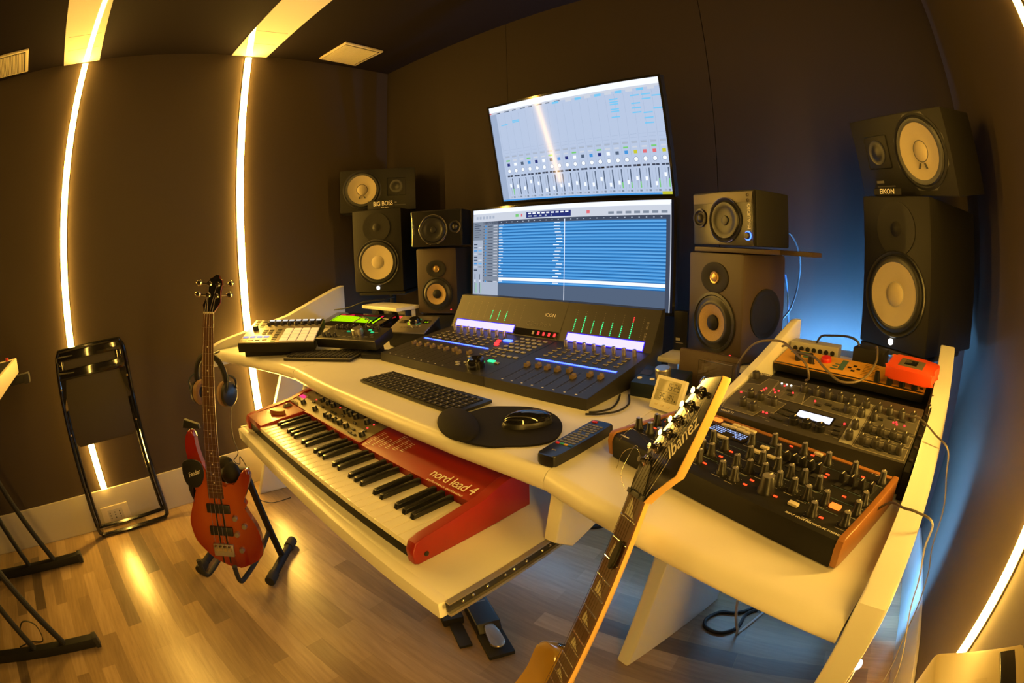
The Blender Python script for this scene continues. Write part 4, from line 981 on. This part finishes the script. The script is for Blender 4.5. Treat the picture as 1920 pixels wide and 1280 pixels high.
# ------------------------------------------------------------------ yellow panel instrument behind
t = thing('effects_rack', 'yellow-orange panel instrument with red button and black cone knobs behind the rack synthesizer', 'synthesizer', (.0145, 1.110, .853), -16.1, 14.5)
b = B(); b.box(-.206, .192, -.004, .079, -.003, 0, YELP, .0006); b.obj('panel', t)
b = B(); b.box(-.204, .190, -.008, .076, -.020, -.0032, BLKM, .001); b.obj('body', t)
b = B(); b.flat(-.206, .192, -.004, .001, .0005, BLK)
for x, y, w, h in ((-.19, .060, .06, .014), (-.15, .045, .03, .012), (-.045, .020, .016, .05), (-.062, .030, .014, .006), (-.058, .042, .014, .005), (-.064, .018, .018, .006)): b.flat(x, x+w, y, y+h, .0006, TEAL)
for k in range(4): a = k*pi/2; b.flat(-.006+.012*cos(a)-.005, -.006+.012*cos(a)+.005, .040+.012*sin(a)-.004, .040+.012*sin(a)+.004, .0006, BLK)
for k in range(8): b.flat(.018, .055-.002*(k % 3), .018+k*.0075, .0205+k*.0075, .0006, mat('brown_print', (.10, .06, .012), .5, noise=0) if 'brown_print' not in MATS else MATS['brown_print'])
for x, y in ((-.13, .035), (-.115, .02), (-.09, .072), (.178, .012), (.165, .004)): b.flat(x, x+.009, y, y+.006, .0006, BLK)
b.obj('panel_print', t)
cn = B(); cn.lathe([(.0085, 0), (.0085, .003), (.0055, .022), (0, .0235)], BLK, 20); cn = cn.mesh('knob')
for x in (.065, .098, .131, .164): part(cn, 'knob', t, (x, .008, 0))
for x, y in ((-.155, .030), (-.118, .028)): part(cn, 'knob', t, (x, y, 0))
b = B(); b.lathe([(.0135, 0), (.0135, .007), (.011, .010), (0, .0105)], mat('red_button_plastic', (.55, .02, .02), .4, noise=0), 28); tag(b.obj('round_button', t, (-.085, .050, 0)), 'red round push button')
b = B(); b.flat(-.135, -.055, -.024, -.008, -.004, PRINTD); 
tag(b.obj('label_strip', None), None); bpy.data.objects.remove(bpy.data.objects['label_strip'])
# things lying behind it
t = thing('cable_hub', 'light grey hub box with a row of seven round sockets on the white ledge', 'hub box', (-.092, 1.232, .8615), -9)
b = B(); b.box(-.066, .066, 0, .05, 0, .030, LGREY, .002); b.obj('case', t)
b = B()
for k in range(7): B().lathe([(.0062, .0), (.0062, .0012), (.0048, .0012), (.0044, .0004), (0, .0004)], BLK, 20, at(-.051+k*.017, .014)).obj('socket', t)
b.bm.free()
text('MIDI', .007, GREY, t, (-.02, .03, .0304))
t = thing('power_adapter', 'black power adapter block on the ledge between the grey hub and the orange recorder', 'adapter', (.054, 1.180, .8605), -17)
B().box(-.044, .044, 0, .055, 0, .044, BLKM, .004).obj('case', t)
t = thing('portable_recorder', 'orange-red rubber-cased handheld device lying by the right side panel', 'device', (.150, 1.040, .874), -22, 12)
b = B(); b.prism(smooth2([(-.058, .006), (-.050, -.002), (.050, -.002), (.060, .006), (.062, .05), (.056, .072), (-.050, .072), (-.058, .064), (-.060, .04)], 3), 0, .026, ORANGE, None, .006); b.obj('rubber_case', t, ang=50)
b = B(); b.box(-.034, .030, .016, .056, .0245, .0275, mat('device_face', (.12, .10, .07), .4, noise=0), .002); b.box(-.02, .012, .024, .048, .0272, .0281, BLKG, .001); b.obj('front', t)
# ------------------------------------------------------------------ electric guitar leaning on the desk
def frets(n, sc): return sc*(1-2**(-n/12))
def strings(b, xs0, xs1, z0, z1, y0, y1, r):
    for a, c in zip(xs0, xs1): b.tube([(a, y0, z0), (c, y1, z1)], r, STRING, 5, 0)
t = thing('electric_guitar', 'mustard-yellow electric guitar with black pointed headstock leaning against the desk', 'guitar', (-.2395, .5225, .801), -40.577, -21.449, -9.642)
t.scale = (.95, .95, .95)
body = [(-.04, -.375), (-.065, -.322), (-.137, -.340), (-.150, -.37), (-.150, -.42), (-.172, -.50), (-.190, -.60), (-.185, -.72), (-.13, -.80), (.0, -.835), (.13, -.81), (.185, -.73), (.175, -.62), (.140, -.52), (.125, -.45), (.128, -.395), (.105, -.375), (.075, -.40), (.055, -.44), (.03, -.455), (-.02, -.455)]
b = B(); b.prism(smooth2(body, 4), -.060, -.018, GYEL, XZ, .007); b.obj('body', t, ang=50)
def npoly(w0, w1, z0, z1): return [(-w0, z0), (-w1, z1), (w1, z1), (w0, z0)]
b = B(); n = 10; rings = []
for k in range(15):
    z = -.46*k/14; hw = .0215+.0065*k/14; th = .017+.004*k/14
    rings.append([b.bm.verts.new((hw*cos(a), .004+th*max(0, sin(a)), z)) for a in [pi*q/n for q in range(n+1)]])
fs = []
for a, c in zip(rings, rings[1:]):
    for q in range(n): fs.append(b.bm.faces.new((a[q], a[q+1], c[q+1], c[q])))
fs.append(b.bm.faces.new(rings[0])); fs.append(b.bm.faces.new(rings[-1][::-1])); b._fin(fs, MAPLE)
b.obj('neck', t, ang=50)
b = B(); b.prism(npoly(.0215, .028, 0, -.49), -.004, .0, ROSE, XZ); fb = b.obj('fretboard', t, (0, .0005, 0))
# XZ maps extrusion a to y = -a, so the board spans y 0 .. .004
for k in range(1, 23):
    f = -frets(k, .648); hw = .0215+.0065*(-f/.49); B().cyl((-hw, -.0002, f), (hw, -.0002, f), .0011, CHROME, n=8).obj('fret', fb)
for k in (1, 3, 5, 7, 9, 12, 15, 17):
    z0 = -frets(k-1, .648)-.0045; z1 = -frets(k, .648)+.004; h = z1-z0; w = .016
    b = B(); b.prism([(-w*.80, z1), (w*.95, z1), (w*.15, z0+h*.62), (w*.34, z0+h*.56), (-w*.55, z0)][::-1], .0002, .0006, PEARL, XZ); b.obj('inlay', fb)
hs = [(-.0225, -.002), (-.0235, .022), (-.021, .042), (-.005, .070), (.009, .0945), (.026, .118), (.040, .138), (.056, .160), (.072, .176), (.1034, .1816), (.1038, .178), (.0729, .0475), (.0584, .0359), (.0427, .0205), (.031, .008), (.0225, -.004)]
b = B(); b.prism(hs, -.0155, -.0012, MAPLE, XZ, .0012); b.obj('headstock', t, ang=40)
hf = [(x*.985+.0004, z*.99+.0006) for x, z in hs]
b = B(); b.prism(hf, -.0012, -.0002, BLKG, XZ); b.obj('headstock_face', t)
TUN = [(-.004, .0492), (.0110, .0713), (.0265, .0933), (.0400, .1138), (.0560, .1361), (.0705, .1560)]
dx, dz = Vector((.62, .785)).normalized()
for x, z in TUN:
    g = B(); g.lathe([(.0082, 0), (.0082, .002), (.0060, .003), (.0058, .004), (.0036, .0055), (.0034, .011), (.0042, .0115), (.0042, .0135), (0, .0135)], CHROME, 20, at(x, z))
    o = g.obj('tuner_post', t)
    g = B(); p = Vector((x-dz*.014, .012, z+dx*.014)); g.cyl((x, .012, z), p, .003, CHROME, n=10); g.ball(p+Vector((-dz*.009, 0, dx*.009)), (.0075, .0035, .0085), CHROME, None, 14, 8); g.obj('tuner_key', o)
b = B(); b.box(-.0225, .0225, -.004, .002, -.003, .004, DGREY, .0006); b.cyl((-.012, -.006, .002), (-.012, -.002, .002), .003, BLK, n=10); b.cyl((.014, -.006, .002), (.014, -.002, .002), .003, BLK, n=10); b.obj('locking_nut', t)
b = B(); b.prism([(-.017, .006), (.017, .006), (.012, .044), (.004, .050), (-.006, .040)], .0003, .0018, GREY, XZ); b.obj('rod_cover', t)
xs = [-.0165+k*.0066 for k in range(6)]
for k, (x, z) in enumerate(TUN):
    b = B(); b.tube([(x+.003, -.0085, z), (xs[k], -.003, 0), (xs[k]*1.42, -.010, -.648)], .0004, STRING, 5, 0); b.obj('string', t)
b = B(); b.tube([(-.004, -.009, .049), (-.022, -.012, .060), (-.040, -.02, .048), (-.044, -.02, .022)], .0004, STRING, 5); b.obj('loose_string_end', t)
b = B(); b.tube([(-.004, -.009, .049), (-.016, -.016, .064), (-.030, -.014, .052), (-.026, -.02, .02), (-.018, -.01, .0)], .0004, STRING, 5); b.obj('loose_string_end', t)
b = B(); b.tube([(.010, -.009, .070), (-.018, -.03, .085), (-.045, -.03, .062)], .0004, STRING, 5); b.obj('loose_string_end', t)
upright(text('Ibanez', .0262, PRINT, t, (.0610, -.0003, .0950), shear=.25, sx=1.0, ext=.0001), R(54.5))
upright(text('GIO', .0165, GREY, t, (.0580, -.0003, .1200), shear=.2, sx=1.1, ext=.0001), R(54.5))
b = B(); b.lathe([(.0075, 0), (.005, .004), (.0045, .009), (.0085, .012), (.0080, .014), (0, .0145)], CHROME, 24, T((-.094, .037, -.3335)) @ Matrix.Rotation(R(-12), 4, 'Y')); b.obj('strap_button', t)
for z in (-.475, -.60): B().box(-.042, .042, -.010, -.0, z-.018, z+.018, BLK, .004).obj('pickup', t, (0, .020, 0))
B().box(-.045, .045, -.006, .002, -.665, -.635, CHROME, .002).obj('bridge', t, (0, .018, 0))
for x, z in ((.09, -.64), (.115, -.70)): B().lathe([(.011, 0), (.010, .014), (0, .015)], BLK, 20, at(x, z, .018)).obj('knob', t)
b = B(); b.prism(smooth2([(.006, -.075), (.014, -.066), (.016, -.085), (.015, -.105), (.008, -.112), (.003, -.10)], 3), .0005, .006, BLKM, XZ, .001); o = b.obj('tuner_clip', t)

# ------------------------------------------------------------------ bass guitar on its stand
s_ = .92
t = thing('bass_guitar', 'red-orange sunburst four-string bass guitar standing on a black floor stand', 'bass guitar', (-1.592, .397, .969), 59.65, -9.02, 6.6)
t.scale = (s_, s_, s_)
def sc84(p): return [(x/.84, z/.84) for x, z in p]
bd = [(-.0795, -.350), (-.0900, -.375), (-.0905, -.415), (-.080, -.465), (-.0665, -.515), (-.078, -.555), (-.097, -.605), (-.107, -.645), (-.0973, -.702), (-.0708, -.737), (-.038, -.767), (.0117, -.790), (.048, -.795), (.099, -.772), (.1318, -.7425), (.1344, -.689), (.123, -.643), (.0986, -.599), (.0897, -.570), (.1035, -.530), (.1165, -.492), (.1185, -.474), (.110, -.461), (.096, -.463), (.085, -.480), (.0730, -.498), (.050, -.517), (.020, -.512), (-.010, -.490), (-.036, -.450), (-.052, -.400), (-.060, -.352), (-.070, -.343)]
b = B(); b.prism(smooth2(sc84(bd), 4), -.044, -.004, SUNB, XZ, .009); b.obj('body', t, ang=50)
b = B(); rings = []; n = 10
for k in range(15):
    z = -.66*k/14; hw = .020+.011*k/14; th = .016+.005*k/14
    rings.append([b.bm.verts.new((hw*cos(a), .001+th*max(0, sin(a)), z)) for a in [pi*q/n for q in range(n+1)]])
fs = []
for a, c in zip(rings, rings[1:]):
    for q in range(n): fs.append(b.bm.faces.new((a[q], a[q+1], c[q+1], c[q])))
fs.append(b.bm.faces.new(rings[0])); fs.append(b.bm.faces.new(rings[-1][::-1])); b._fin(fs, MAPLE); b.obj('neck', t, ang=50)
b = B(); b.prism(npoly(.020, .031, 0, -.66), -.001, .004, ROSE, XZ); fb = b.obj('fretboard', t)
for k in range(1, 24):
    f = -frets(k, .864); hw = .020+.011*(-f/.66); B().cyl((-hw, -.0042, f), (hw, -.0042, f), .0012, CHROME, n=8).obj('fret', fb)
for k in (3, 5, 7, 9, 12, 15, 17, 19, 21): f = -(frets(k, .864)+frets(k-1, .864))/2; B().cyl((0, -.0046, f), (0, -.0038, f), .003, PEARL, n=14).obj('position_dot', fb)
hd = sc84([(-.0165, -.003), (-.0175, .006), (-.0215, .024), (-.0150, .036), (-.0090, .050), (-.0065, .090), (-.001, .100), (.0085, .104), (.019, .112), (.029, .110), (.032, .100), (.039, .096), (.041, .085), (.036, .066), (.0375, .030), (.0165, .002)])
b = B(); b.prism(hd, -.014, -.001, SUNB, XZ, .001); b.obj('headstock', t, ang=40)
b = B(); b.prism([(x*.97+.0003, z) for x, z in hd], -.001, .0006, BLKG, XZ); b.obj('headstock_face', t)
for x, z, s in ((-.004, .052, -1), (-.002, .085, -1), (.024, .050, 1), (.026, .083, 1)):
    x /= .84; z /= .84
    g = B(); g.lathe([(.009, 0), (.009, .003), (.006, .004), (.0055, .014), (.007, .015), (0, .016)], CHROME, 18, at(x, z)); o = g.obj('tuner_post', t)
    g = B(); g.cyl((x, .010, z), (x+s*.036, .014, z+.002), .003, CHROME, n=10); g.ball((x+s*.046, .014, z+.004), (.013, .004, .011), CHROME, None, 16, 8); g.obj('tuner_key', o)
b = B(); b.box(-.020, .020, -.006, .002, -.002, .004, PEARL, .0008); b.obj('nut', t)
xs = [-.0145+k*.0097 for k in range(4)]; xe = [-.0285+k*.019 for k in range(4)]
for k, (x, z) in enumerate(((-.004, .052), (-.002, .085), (.026, .083), (.024, .050))):
    b = B(); b.tube([(x/.84, -.013, z/.84), (xs[k], -.0065, 0), (xe[k], -.014, -.864)], .0009, STRING, 5, 0); b.obj('string', t)
for z in (-.70, -.79): B().box(-.048, .048, -.014, .0, z-.018, z+.018, BLK, .005).obj('pickup', t, (.003, .004, 0))
b = B(); b.box(-.042, .042, -.008, .006, -.895, -.845, ALU, .002); bb = b.obj('bridge', t)
for k in range(4): B().box(xe[k]-.007, xe[k]+.007, -.017, -.007, -.870, -.848, CHROME, .002).obj('saddle', bb)
for x, z in ((.066, -.735), (.100, -.765), (.066, -.800), (.076, -.865)): B().lathe([(.0115, 0), (.0105, .014), (.009, .016), (0, .0165)], SILV, 22, at(x, z, .004)).obj('knob', t)
for x in (-.014, .014): B().box(x-.003, x+.003, -.0012, .0, -.93, -.66, DARKGAP).obj('body_stripe', t, (.003, .0042, 0))
b = B(); b.cyl((-.088, .02, -.405), (-.088, .02, -.392), .007, CHROME, n=14); b.obj('strap_button', t)
# rolled-up strap over the upper bout
t = thing('guitar_strap', 'black strap with white script bundled round the upper body of the bass', 'strap', (-1.592, .397, .969), 59.65, -9.02, 6.6)
t.scale = (s_, s_, s_)
b = B(); P = [(-.060, .055, -.60), (-.080, .035, -.565), (-.098, .000, -.565), (-.104, -.020, -.585), (-.092, -.024, -.625), (-.098, .0, -.655), (-.096, .045, -.66), (-.06, .075, -.62), (.0, .078, -.60), (.06, .070, -.585), (.075, .058, -.60)]
PS = spline([Vector(p) for p in P], 6); rg = []
for i, p in enumerate(PS):
    rg.append([b.bm.verts.new(p+Vector((.004*sin(i*.5), d*.0025, h*.026+.006*d*cos(i*.4)))) for d, h in ((-1, 1), (-1, -1), (1, -1), (1, 1))])
fs = []
for a, c in zip(rg, rg[1:]):
    for q in range(4): fs.append(b.bm.faces.new((a[q], a[(q+1) % 4], c[(q+1) % 4], c[q])))
fs.append(b.bm.faces.new(rg[0][::-1])); fs.append(b.bm.faces.new(rg[-1])); b._fin(fs, BLKM); b.obj('webbing', t, ang=60)
b = B(); b.ball((.055, .056, -.575), (.040, .026, .045), BLKM, None, 18, 12); b.ball((.035, .062, -.545), (.036, .02, .032), BLKM, None, 18, 12); b.ball((.072, .060, -.60), (.022, .02, .04), BLKM, None, 18, 12); b.obj('strap_bundle', t, ang=60)
b = B(); b.prism(smooth2([(-.118, -.528), (-.075, -.510), (-.036, -.525), (-.034, -.575), (-.060, -.612), (-.108, -.602)], 4), .026, .033, BLKM, XZ, .003); b.obj('logo_pad', t, ang=50)
upright(text('Fender', .023, PRINT, t, (-.070, -.0345, -.560), shear=.35, sx=.8), R(22))
b = B(); b.prism([(-.108, -.402), (-.040, -.402), (-.044, -.385), (-.074, -.378), (-.102, -.370)], -.012, .016, BLKM, XZ, .003); b.obj('strap_end', t)
# the stand
t = thing('guitar_stand', 'black tubular A-frame floor stand holding the bass', 'guitar stand', (-1.6, .26, 0), 44)
def foot(x, y0, y1):
    b = B(); b.cyl((x, y0, .022), (x, y1, .022), .0165, BLKM, n=18); o = b.obj('foot_bar', t)
    for y, e in ((y0, 1), (y1, -1)): B().lathe([(0, -.004), (.019, -.003), (.0205, .0), (.0205, .05), (.0175, .052)], BLKR, 20, T((x, y, .022)) @ Matrix.Rotation(-e*pi/2, 4, 'X')).obj('rubber_cap', o)
foot(-.16, .0, .285); foot(.165, .0, .285)
for x in (-1, 1):
    b = B(); b.box(-.012, .012, -.008, .008, 0, .36, BLKM, .003, T((.163*x, .16, .030)) @ Matrix.Rotation(R(-13.5*x), 4, 'Y') @ Matrix.Rotation(R(-6), 4, 'X')); b.obj('leg', t)
B().box(-.09, .09, .190, .22, .355, .385, BLKM, .004).obj('top_joint', t)
for x in (-1, 1):
    b = B(); b.tube([(.030+.10*x, .185, .14), (.042+.082*x, .06, .100), (.042+.075*x, -.08, .094), (.042+.076*x, -.124, .112), (.042+.078*x, -.128, .175)], .009, BLKR, 10); b.obj('cradle_arm', t)
# ------------------------------------------------------------------ folding chair against the left wall
t = thing('folding_chair', 'folded black chair with glossy slotted back leaning on the wall before the light strip', 'chair', (-2.262, -.076, 0), 90, 0)
# local x -> world +y, local y -> world -x (towards the wall)
LN = .070/.86
def lean(x, z, d=0): return (x, z*LN+d, z)
loop = [lean(-.190, .80), lean(-.196, .60), lean(-.20, .30), lean(-.208, .06), lean(-.195, .020), lean(-.16, .012), lean(.16, .012), lean(.20, .022), lean(.213, .06), lean(.205, .30), lean(.20, .60), lean(.195, .80), lean(.175, .852), lean(.14, .860), lean(-.14, .860), lean(-.175, .85)]
b = B(); b.tube(loop, .0105, BLKG, 10, 4, True); b.obj('frame', t)
lp2 = [lean(-.178, .60, .022), lean(-.182, .30, .022), lean(-.188, .075, .022), lean(-.17, .046, .022), lean(.17, .046, .022), lean(.192, .075, .022), lean(.186, .30, .022), lean(.182, .60, .022)]
b = B(); b.tube(lp2, .0095, BLKG, 10, 4); b.obj('rear_frame', t)
ML = Matrix(((1, 0, 0, 0), (0, 1, LN, 0), (0, 0, 1, 0), (0, 0, 0, 1)))
b = B()
for z0, z1, x0, x1 in ((.815, .855, -.178, .178), (.735, .778, -.185, .185), (.776, .817, -.180, -.150), (.776, .817, .142, .180)): b.box(x0, x1, -.006, .006, z0, z1, BLKG, .004, ML)
for sx in (-1, 1): b.prism([(sx*.185, .74), (sx*.150, .74), (sx*.168, .66), (sx*.186, .62)][::sx], -.004, .004, BLKG, ML @ XZ)
b.obj('backrest', t)
b = B(); b.prism([(-.165, .83), (.165, .83), (.172, .60), (.174, .455), (.155, .432), (-.155, .432), (-.174, .455), (-.172, .60)], -.022, -.010, mat('chair_seat_dark', (.030, .021, .015), .6, noise=.05), ML @ XZ, .003); b.obj('seat', t)
for sx in (-1, 1):
    for z in (.70, .50): B().cyl(lean(sx*.188, z, -.013), lean(sx*.188, z, .012), .005, CHROME, n=12).obj('rivet', t)

# ------------------------------------------------------------------ headphones on the desk corner
t = thing('headphones', 'black headphones with brown ear pads hanging under the left desk corner behind the bass', 'headphones', (-2.03, .478, .600), 35)
t.scale = (1.25, 1.25, 1.25)
b = B(); b.tube([(.068*cos(a), 0, .045+.085*sin(a)) for a in [R(q) for q in range(-10, 191, 12)]], .010, BLKM, 10, 2); b.obj('headband', t)
for s in (-1, 1):
    M = T((.075*s, 0, 0)) @ Matrix.Rotation(s*pi/2, 4, 'Y')
    b = B(); b.lathe([(0, .012), (.030, .011), (.040, .004), (.042, -.006), (.038, -.008), (0, -.008)], BLK, 28, M); c = b.obj('ear_cup', t)
    b = B(); b.lathe([(.040, -.008), (.043, -.014), (.041, -.026), (.032, -.030), (.022, -.026), (.020, -.010)], EARP, 28, M); b.obj('ear_pad', t)
    b = B(); b.tube([(.086*s, .028, .012), (.094*s, .018, .045), (.080*s, .0, .062), (.094*s, -.018, .045), (.086*s, -.028, .012)], .0035, BLUEP, 8); b.obj('yoke', t)
B().cyl((-.01, -.012, .118), (-.03, .10, .118), .005, BLK, n=12).obj('hook', t)
def cable(label, pts, r, m, grp=None, cat='cable', name='cable', k=6):
    b = B(); b.tube(pts, r, m, 7, k); return tag(b.obj(name), label, cat, grp)
CBL = mat('cable_black', (.014, .013, .012), .5, noise=0); CBT = mat('cable_tan', (.11, .08, .045), .5, noise=0); CBB = mat('cable_blue', (.03, .12, .30), .5, noise=0); CBW = mat('cable_white', (.6, .58, .54), .5, noise=0); CBG = mat('cable_grey', (.07, .055, .045), .5, noise=0)
cable('thin black cable with a small loop hanging from the headphones to the floor', [(-1.945, .528, .550), (-2.02, .535, .475), (-2.11, .55, .36), (-2.11, .56, .284), (-2.11, .53, .252), (-2.11, .555, .228), (-2.11, .565, .262), (-2.08, .578, .205), (-2.08, .56, .13), (-2.07, .585, .06), (-2.076, .66, .004), (-2.06, .76, .004)], .0022, CBL)
cable('thin tan cable lying across the black desktop controller', [(-1.79, 1.075, .822), (-1.748, 1.08, .838), (-1.731, 1.09, .845), (-1.676, 1.085, .838), (-1.655, 1.055, .825), (-1.60, 1.045, .822), (-1.575, 1.075, .818)], .0022, CBT)
cable('black cable arching from the side panel to the corner speaker stand', [(-2.10, 1.16, .845), (-2.03, 1.20, .855), (-1.96, 1.25, .880), (-1.93, 1.33, .882), (-1.95, 1.42, .885)], .003, CBL)
cable('tan cable running from the wooden speaker over the white cheek to the rack synthesizer', [(-.29, 1.17, .765), (-.28, 1.16, .825), (-.235, 1.14, .892), (-.165, 1.11, .912), (-.116, 1.03, .905), (-.087, .985, .895), (-.078, .985, .87), (-.088, 1.03, .852)], .0026, CBT)
cable('tan cable looping over the yellow panel to the black power adapter', [(-.165, 1.15, .893), (-.150, 1.12, .902), (-.12, 1.07, .90), (-.075, 1.02, .905), (-.045, .975, .895), (-.013, .955, .880), (.021, .96, .880), (.048, .985, .89), (.067, 1.03, .91), (.070, 1.10, .925), (.070, 1.155, .915)], .0026, CBT)
cable('black cable from the grey hub box to the power adapter', [(.028, 1.19, .908), (.018, 1.195, .920), (-.01, 1.20, .925), (-.05, 1.215, .920), (-.075, 1.24, .912), (-.088, 1.25, .8925)], .0028, CBL)
cable('black cable hanging down the wall behind the right wooden speaker', [(-.245, 1.43, 1.15), (-.204, 1.50, 1.16), (-.18, 1.56, 1.095), (-.189, 1.62, 1.011), (-.211, 1.62, .928), (-.241, 1.60, .881), (-.25, 1.56, .821)], .0032, CBL)
cable('blue cable hanging down the wall beside the right wooden speaker', [(-.235, 1.62, 1.032), (-.225, 1.63, .957), (-.218, 1.60, .856), (-.245, 1.49, .806)], .0032, CBB)
cable('grey cable hanging over the right side panel, further from the camera', [(.140, .885, .852), (.170, .872, .852), (.205, .856, .834), (.240, .850, .812), (.285, .96, .72), (.325, 1.02, .62), (.345, 1.05, .5), (.372, 1.06, .42), (.380, 1.03, .34), (.372, .98, .28), (.36, .88, .2), (.35, .84, .01)], .0019, CBG)
cable('grey cable from the wooden-ended synthesizer over the right side panel', [(.083, .665, .766), (.111, .662, .792), (.128, .612, .812), (.150, .605, .812), (.188, .62, .79), (.222, .72, .69), (.276, .829, .55), (.316, .889, .42), (.385, .86, .22), (.37, .80, .01)], .0019, CBG)
cable('black cable curling on the desk beside the fader console', [(-.545, 1.05, .745), (-.525, 1.0, .744), (-.515, .95, .744), (-.528, .915, .744), (-.545, .90, .744)], .0025, CBL)
cable('black cable lying in a wide bend on the desk beside the fader console', [(-.525, 1.06, .745), (-.495, 1.0, .744), (-.492, .945, .744), (-.515, .905, .744), (-.545, .885, .744)], .0025, CBL)
cable('black cable coiled on the floor under the right wing of the desk', [(-.10, 1.30, .006), (-.131, 1.26, .006), (-.135, 1.19, .006), (-.177, 1.145, .006), (-.232, 1.15, .006), (-.246, 1.19, .006), (-.215, 1.24, .006), (-.168, 1.255, .006), (-.12, 1.30, .006), (-.08, 1.40, .006)], .006, CBL)
cable('white cable hanging to the floor under the right wing of the desk', [(-.155, .99, .69), (-.150, 1.0, .45), (-.142, 1.06, .2), (-.128, 1.15, .03), (-.126, 1.165, .005), (-.10, 1.23, .005), (-.081, 1.28, .005), (-.05, 1.36, .005)], .0042, CBW)

# ------------------------------------------------------------------ sustain pedal under the tray
t = thing('sustain_pedal', 'black sustain pedal with silver foot lever on the floor under the tray', 'pedal', (-.692, .728, 0), 62)
# local y runs away along the pedal
b = B(); b.prism([(-.01, .0), (-.01, .014), (.10, .018), (.10, .0)], -.040, .040, BLKR, YZ, .003); b.obj('base', t)
b = B(); b.prism([(.095, 0), (.090, .020), (.105, .050), (.24, .048), (.255, .02), (.255, 0)], -.039, .039, BLK, YZ, .006); b.obj('housing', t)
b = B(); b.prism(smooth2([(-.020, .005), (.0, -.006), (.020, .005), (.022, .03), (.015, .09), (-.015, .09), (-.022, .03)], 4), .0, .010, SILV, T((0, .012, .026)) @ Matrix.Rotation(R(6), 4, 'X'), .004); b.obj('lever', t, ang=50)
b = B(); b.flat(-.028, -.012, .205, .218, .0492, mat('badge_red', (.5, .05, .03), .5, noise=0)); b.flat(-.006, .028, .210, .2135, .0492, PRINTD); b.obj('badge', t)
t = thing('sustain_pedal', 'second black pedal half hidden behind the one with the silver lever', 'pedal', (-.80, .69, 0), 62)
b = B(); b.prism([(.10, 0), (.10, .030), (.22, .034), (.235, .0)], -.038, .03, BLKR, YZ, .006); b.obj('housing', t)
b = B(); b.prism([(-.01, .0), (-.01, .010), (.10, .012), (.10, .0)], -.02, .02, BLKR, YZ, .002); b.obj('lever', t)

# ------------------------------------------------------------------ keyboard on its stand beside the camera
t = thing('stage_keyboard', 'cream-edged stage keyboard on the black stand, cut by the left picture edge', 'keyboard', (-1.62, -.465, .842), 180)
b = B(); b.box(-.62, .515, 0, .33, 0, .060, CREAM, .005); b.obj('case', t)
b = B(); b.box(-.56, .45, .015, .31, .060, .0615, BLKM); b.obj('top_panel', t)
wk2 = B(); wk2.box(.0008, .0218, .18, .318, .0615, .070, KEYW, .001, None, 1); wk2 = wk2.mesh('white_key')
for k in range(42): part(wk2, 'white_key', t, (-.52+k*.0222, 0, 0))
B().lathe([(.009, 0), (.009, .012), (0, .0125)], mat('red_knob', (.5, .03, .02), .4, noise=0), 20).obj('knob', t, (.48, .05, .060))
t = thing('keyboard_stand', 'black folding keyboard stand with two long foot bars at the left picture edge', 'keyboard stand', (-1.80, -.70, 0), 0)
def kst(x):
    x -= -1.80
    b = B(); b.box(x-.018, x+.018, -.40, .275, .004, .042, BLKM, .004); o = b.obj('foot_bar', t)
    for y in (-.40, .275): B().box(x-.020, x+.020, y-.02, y+.004 if y > 0 else y+.02, .0, .046, BLKR, .004).obj('rubber_cap', o)
    for ya, yb in ((.10, -.20), (-.08, -.30)):
        b = B(); b.tube([(x, ya, .040), (x, (ya+yb)/2, .42), (x, yb, .80)], .016, BLKM, 10, 0); b.obj('leg', t)
    b = B(); y1 = .29 if x < 0 else .235; b.box(x-.018, x+.018, -.30, y1, .805, .839, BLKM, .004); o = b.obj('support_arm', t)
    B().box(x-.022, x+.022, y1-.022, y1+.01, .800, .8395, BLKR, .004).obj('end_cap', o)
kst(-2.10); kst(-1.48)
B().box(-.30, .32, -.245, -.215, .43, .46, BLKM, .004).obj('cross_bar', t)
cable('thin black cable looping at the foot of the keyboard stand', [(-1.56, -.86, .05), (-1.54, -.78, .12), (-1.55, -.72, .09), (-1.56, -.74, .01), (-1.57, -.82, .006), (-1.55, -.90, .006)], .003, CBL)
# ------------------------------------------------------------------ cream case beside the camera
t = thing('instrument_case', 'cream box with black window standing low by the right wall, nearest the camera', 'case', (.352, .28, 0), 3)
CASEM = mat('case_cream', (.30, .24, .14), .45, noise=.05)
b = B(); b.box(-.100, .095, -.16, .185, 0, .70, CASEM, .010); b.obj('case', t)
b = B(); b.box(.030, .066, .03, .172, .6985, .7015, BLKG, .001); b.obj('window', t)
b = B(); b.box(-.07, .0, -.12, .125, .6985, .7025, CASEM, .002); b.box(-.055, -.012, -.10, .105, .7023, .7040, BLKM, .001); b.obj('recess_frame', t)
text('OTLINE', .021, GREY, t, (.014, .075, .7006), (0, 0, -pi/2))
bpy.context.view_layer.update()
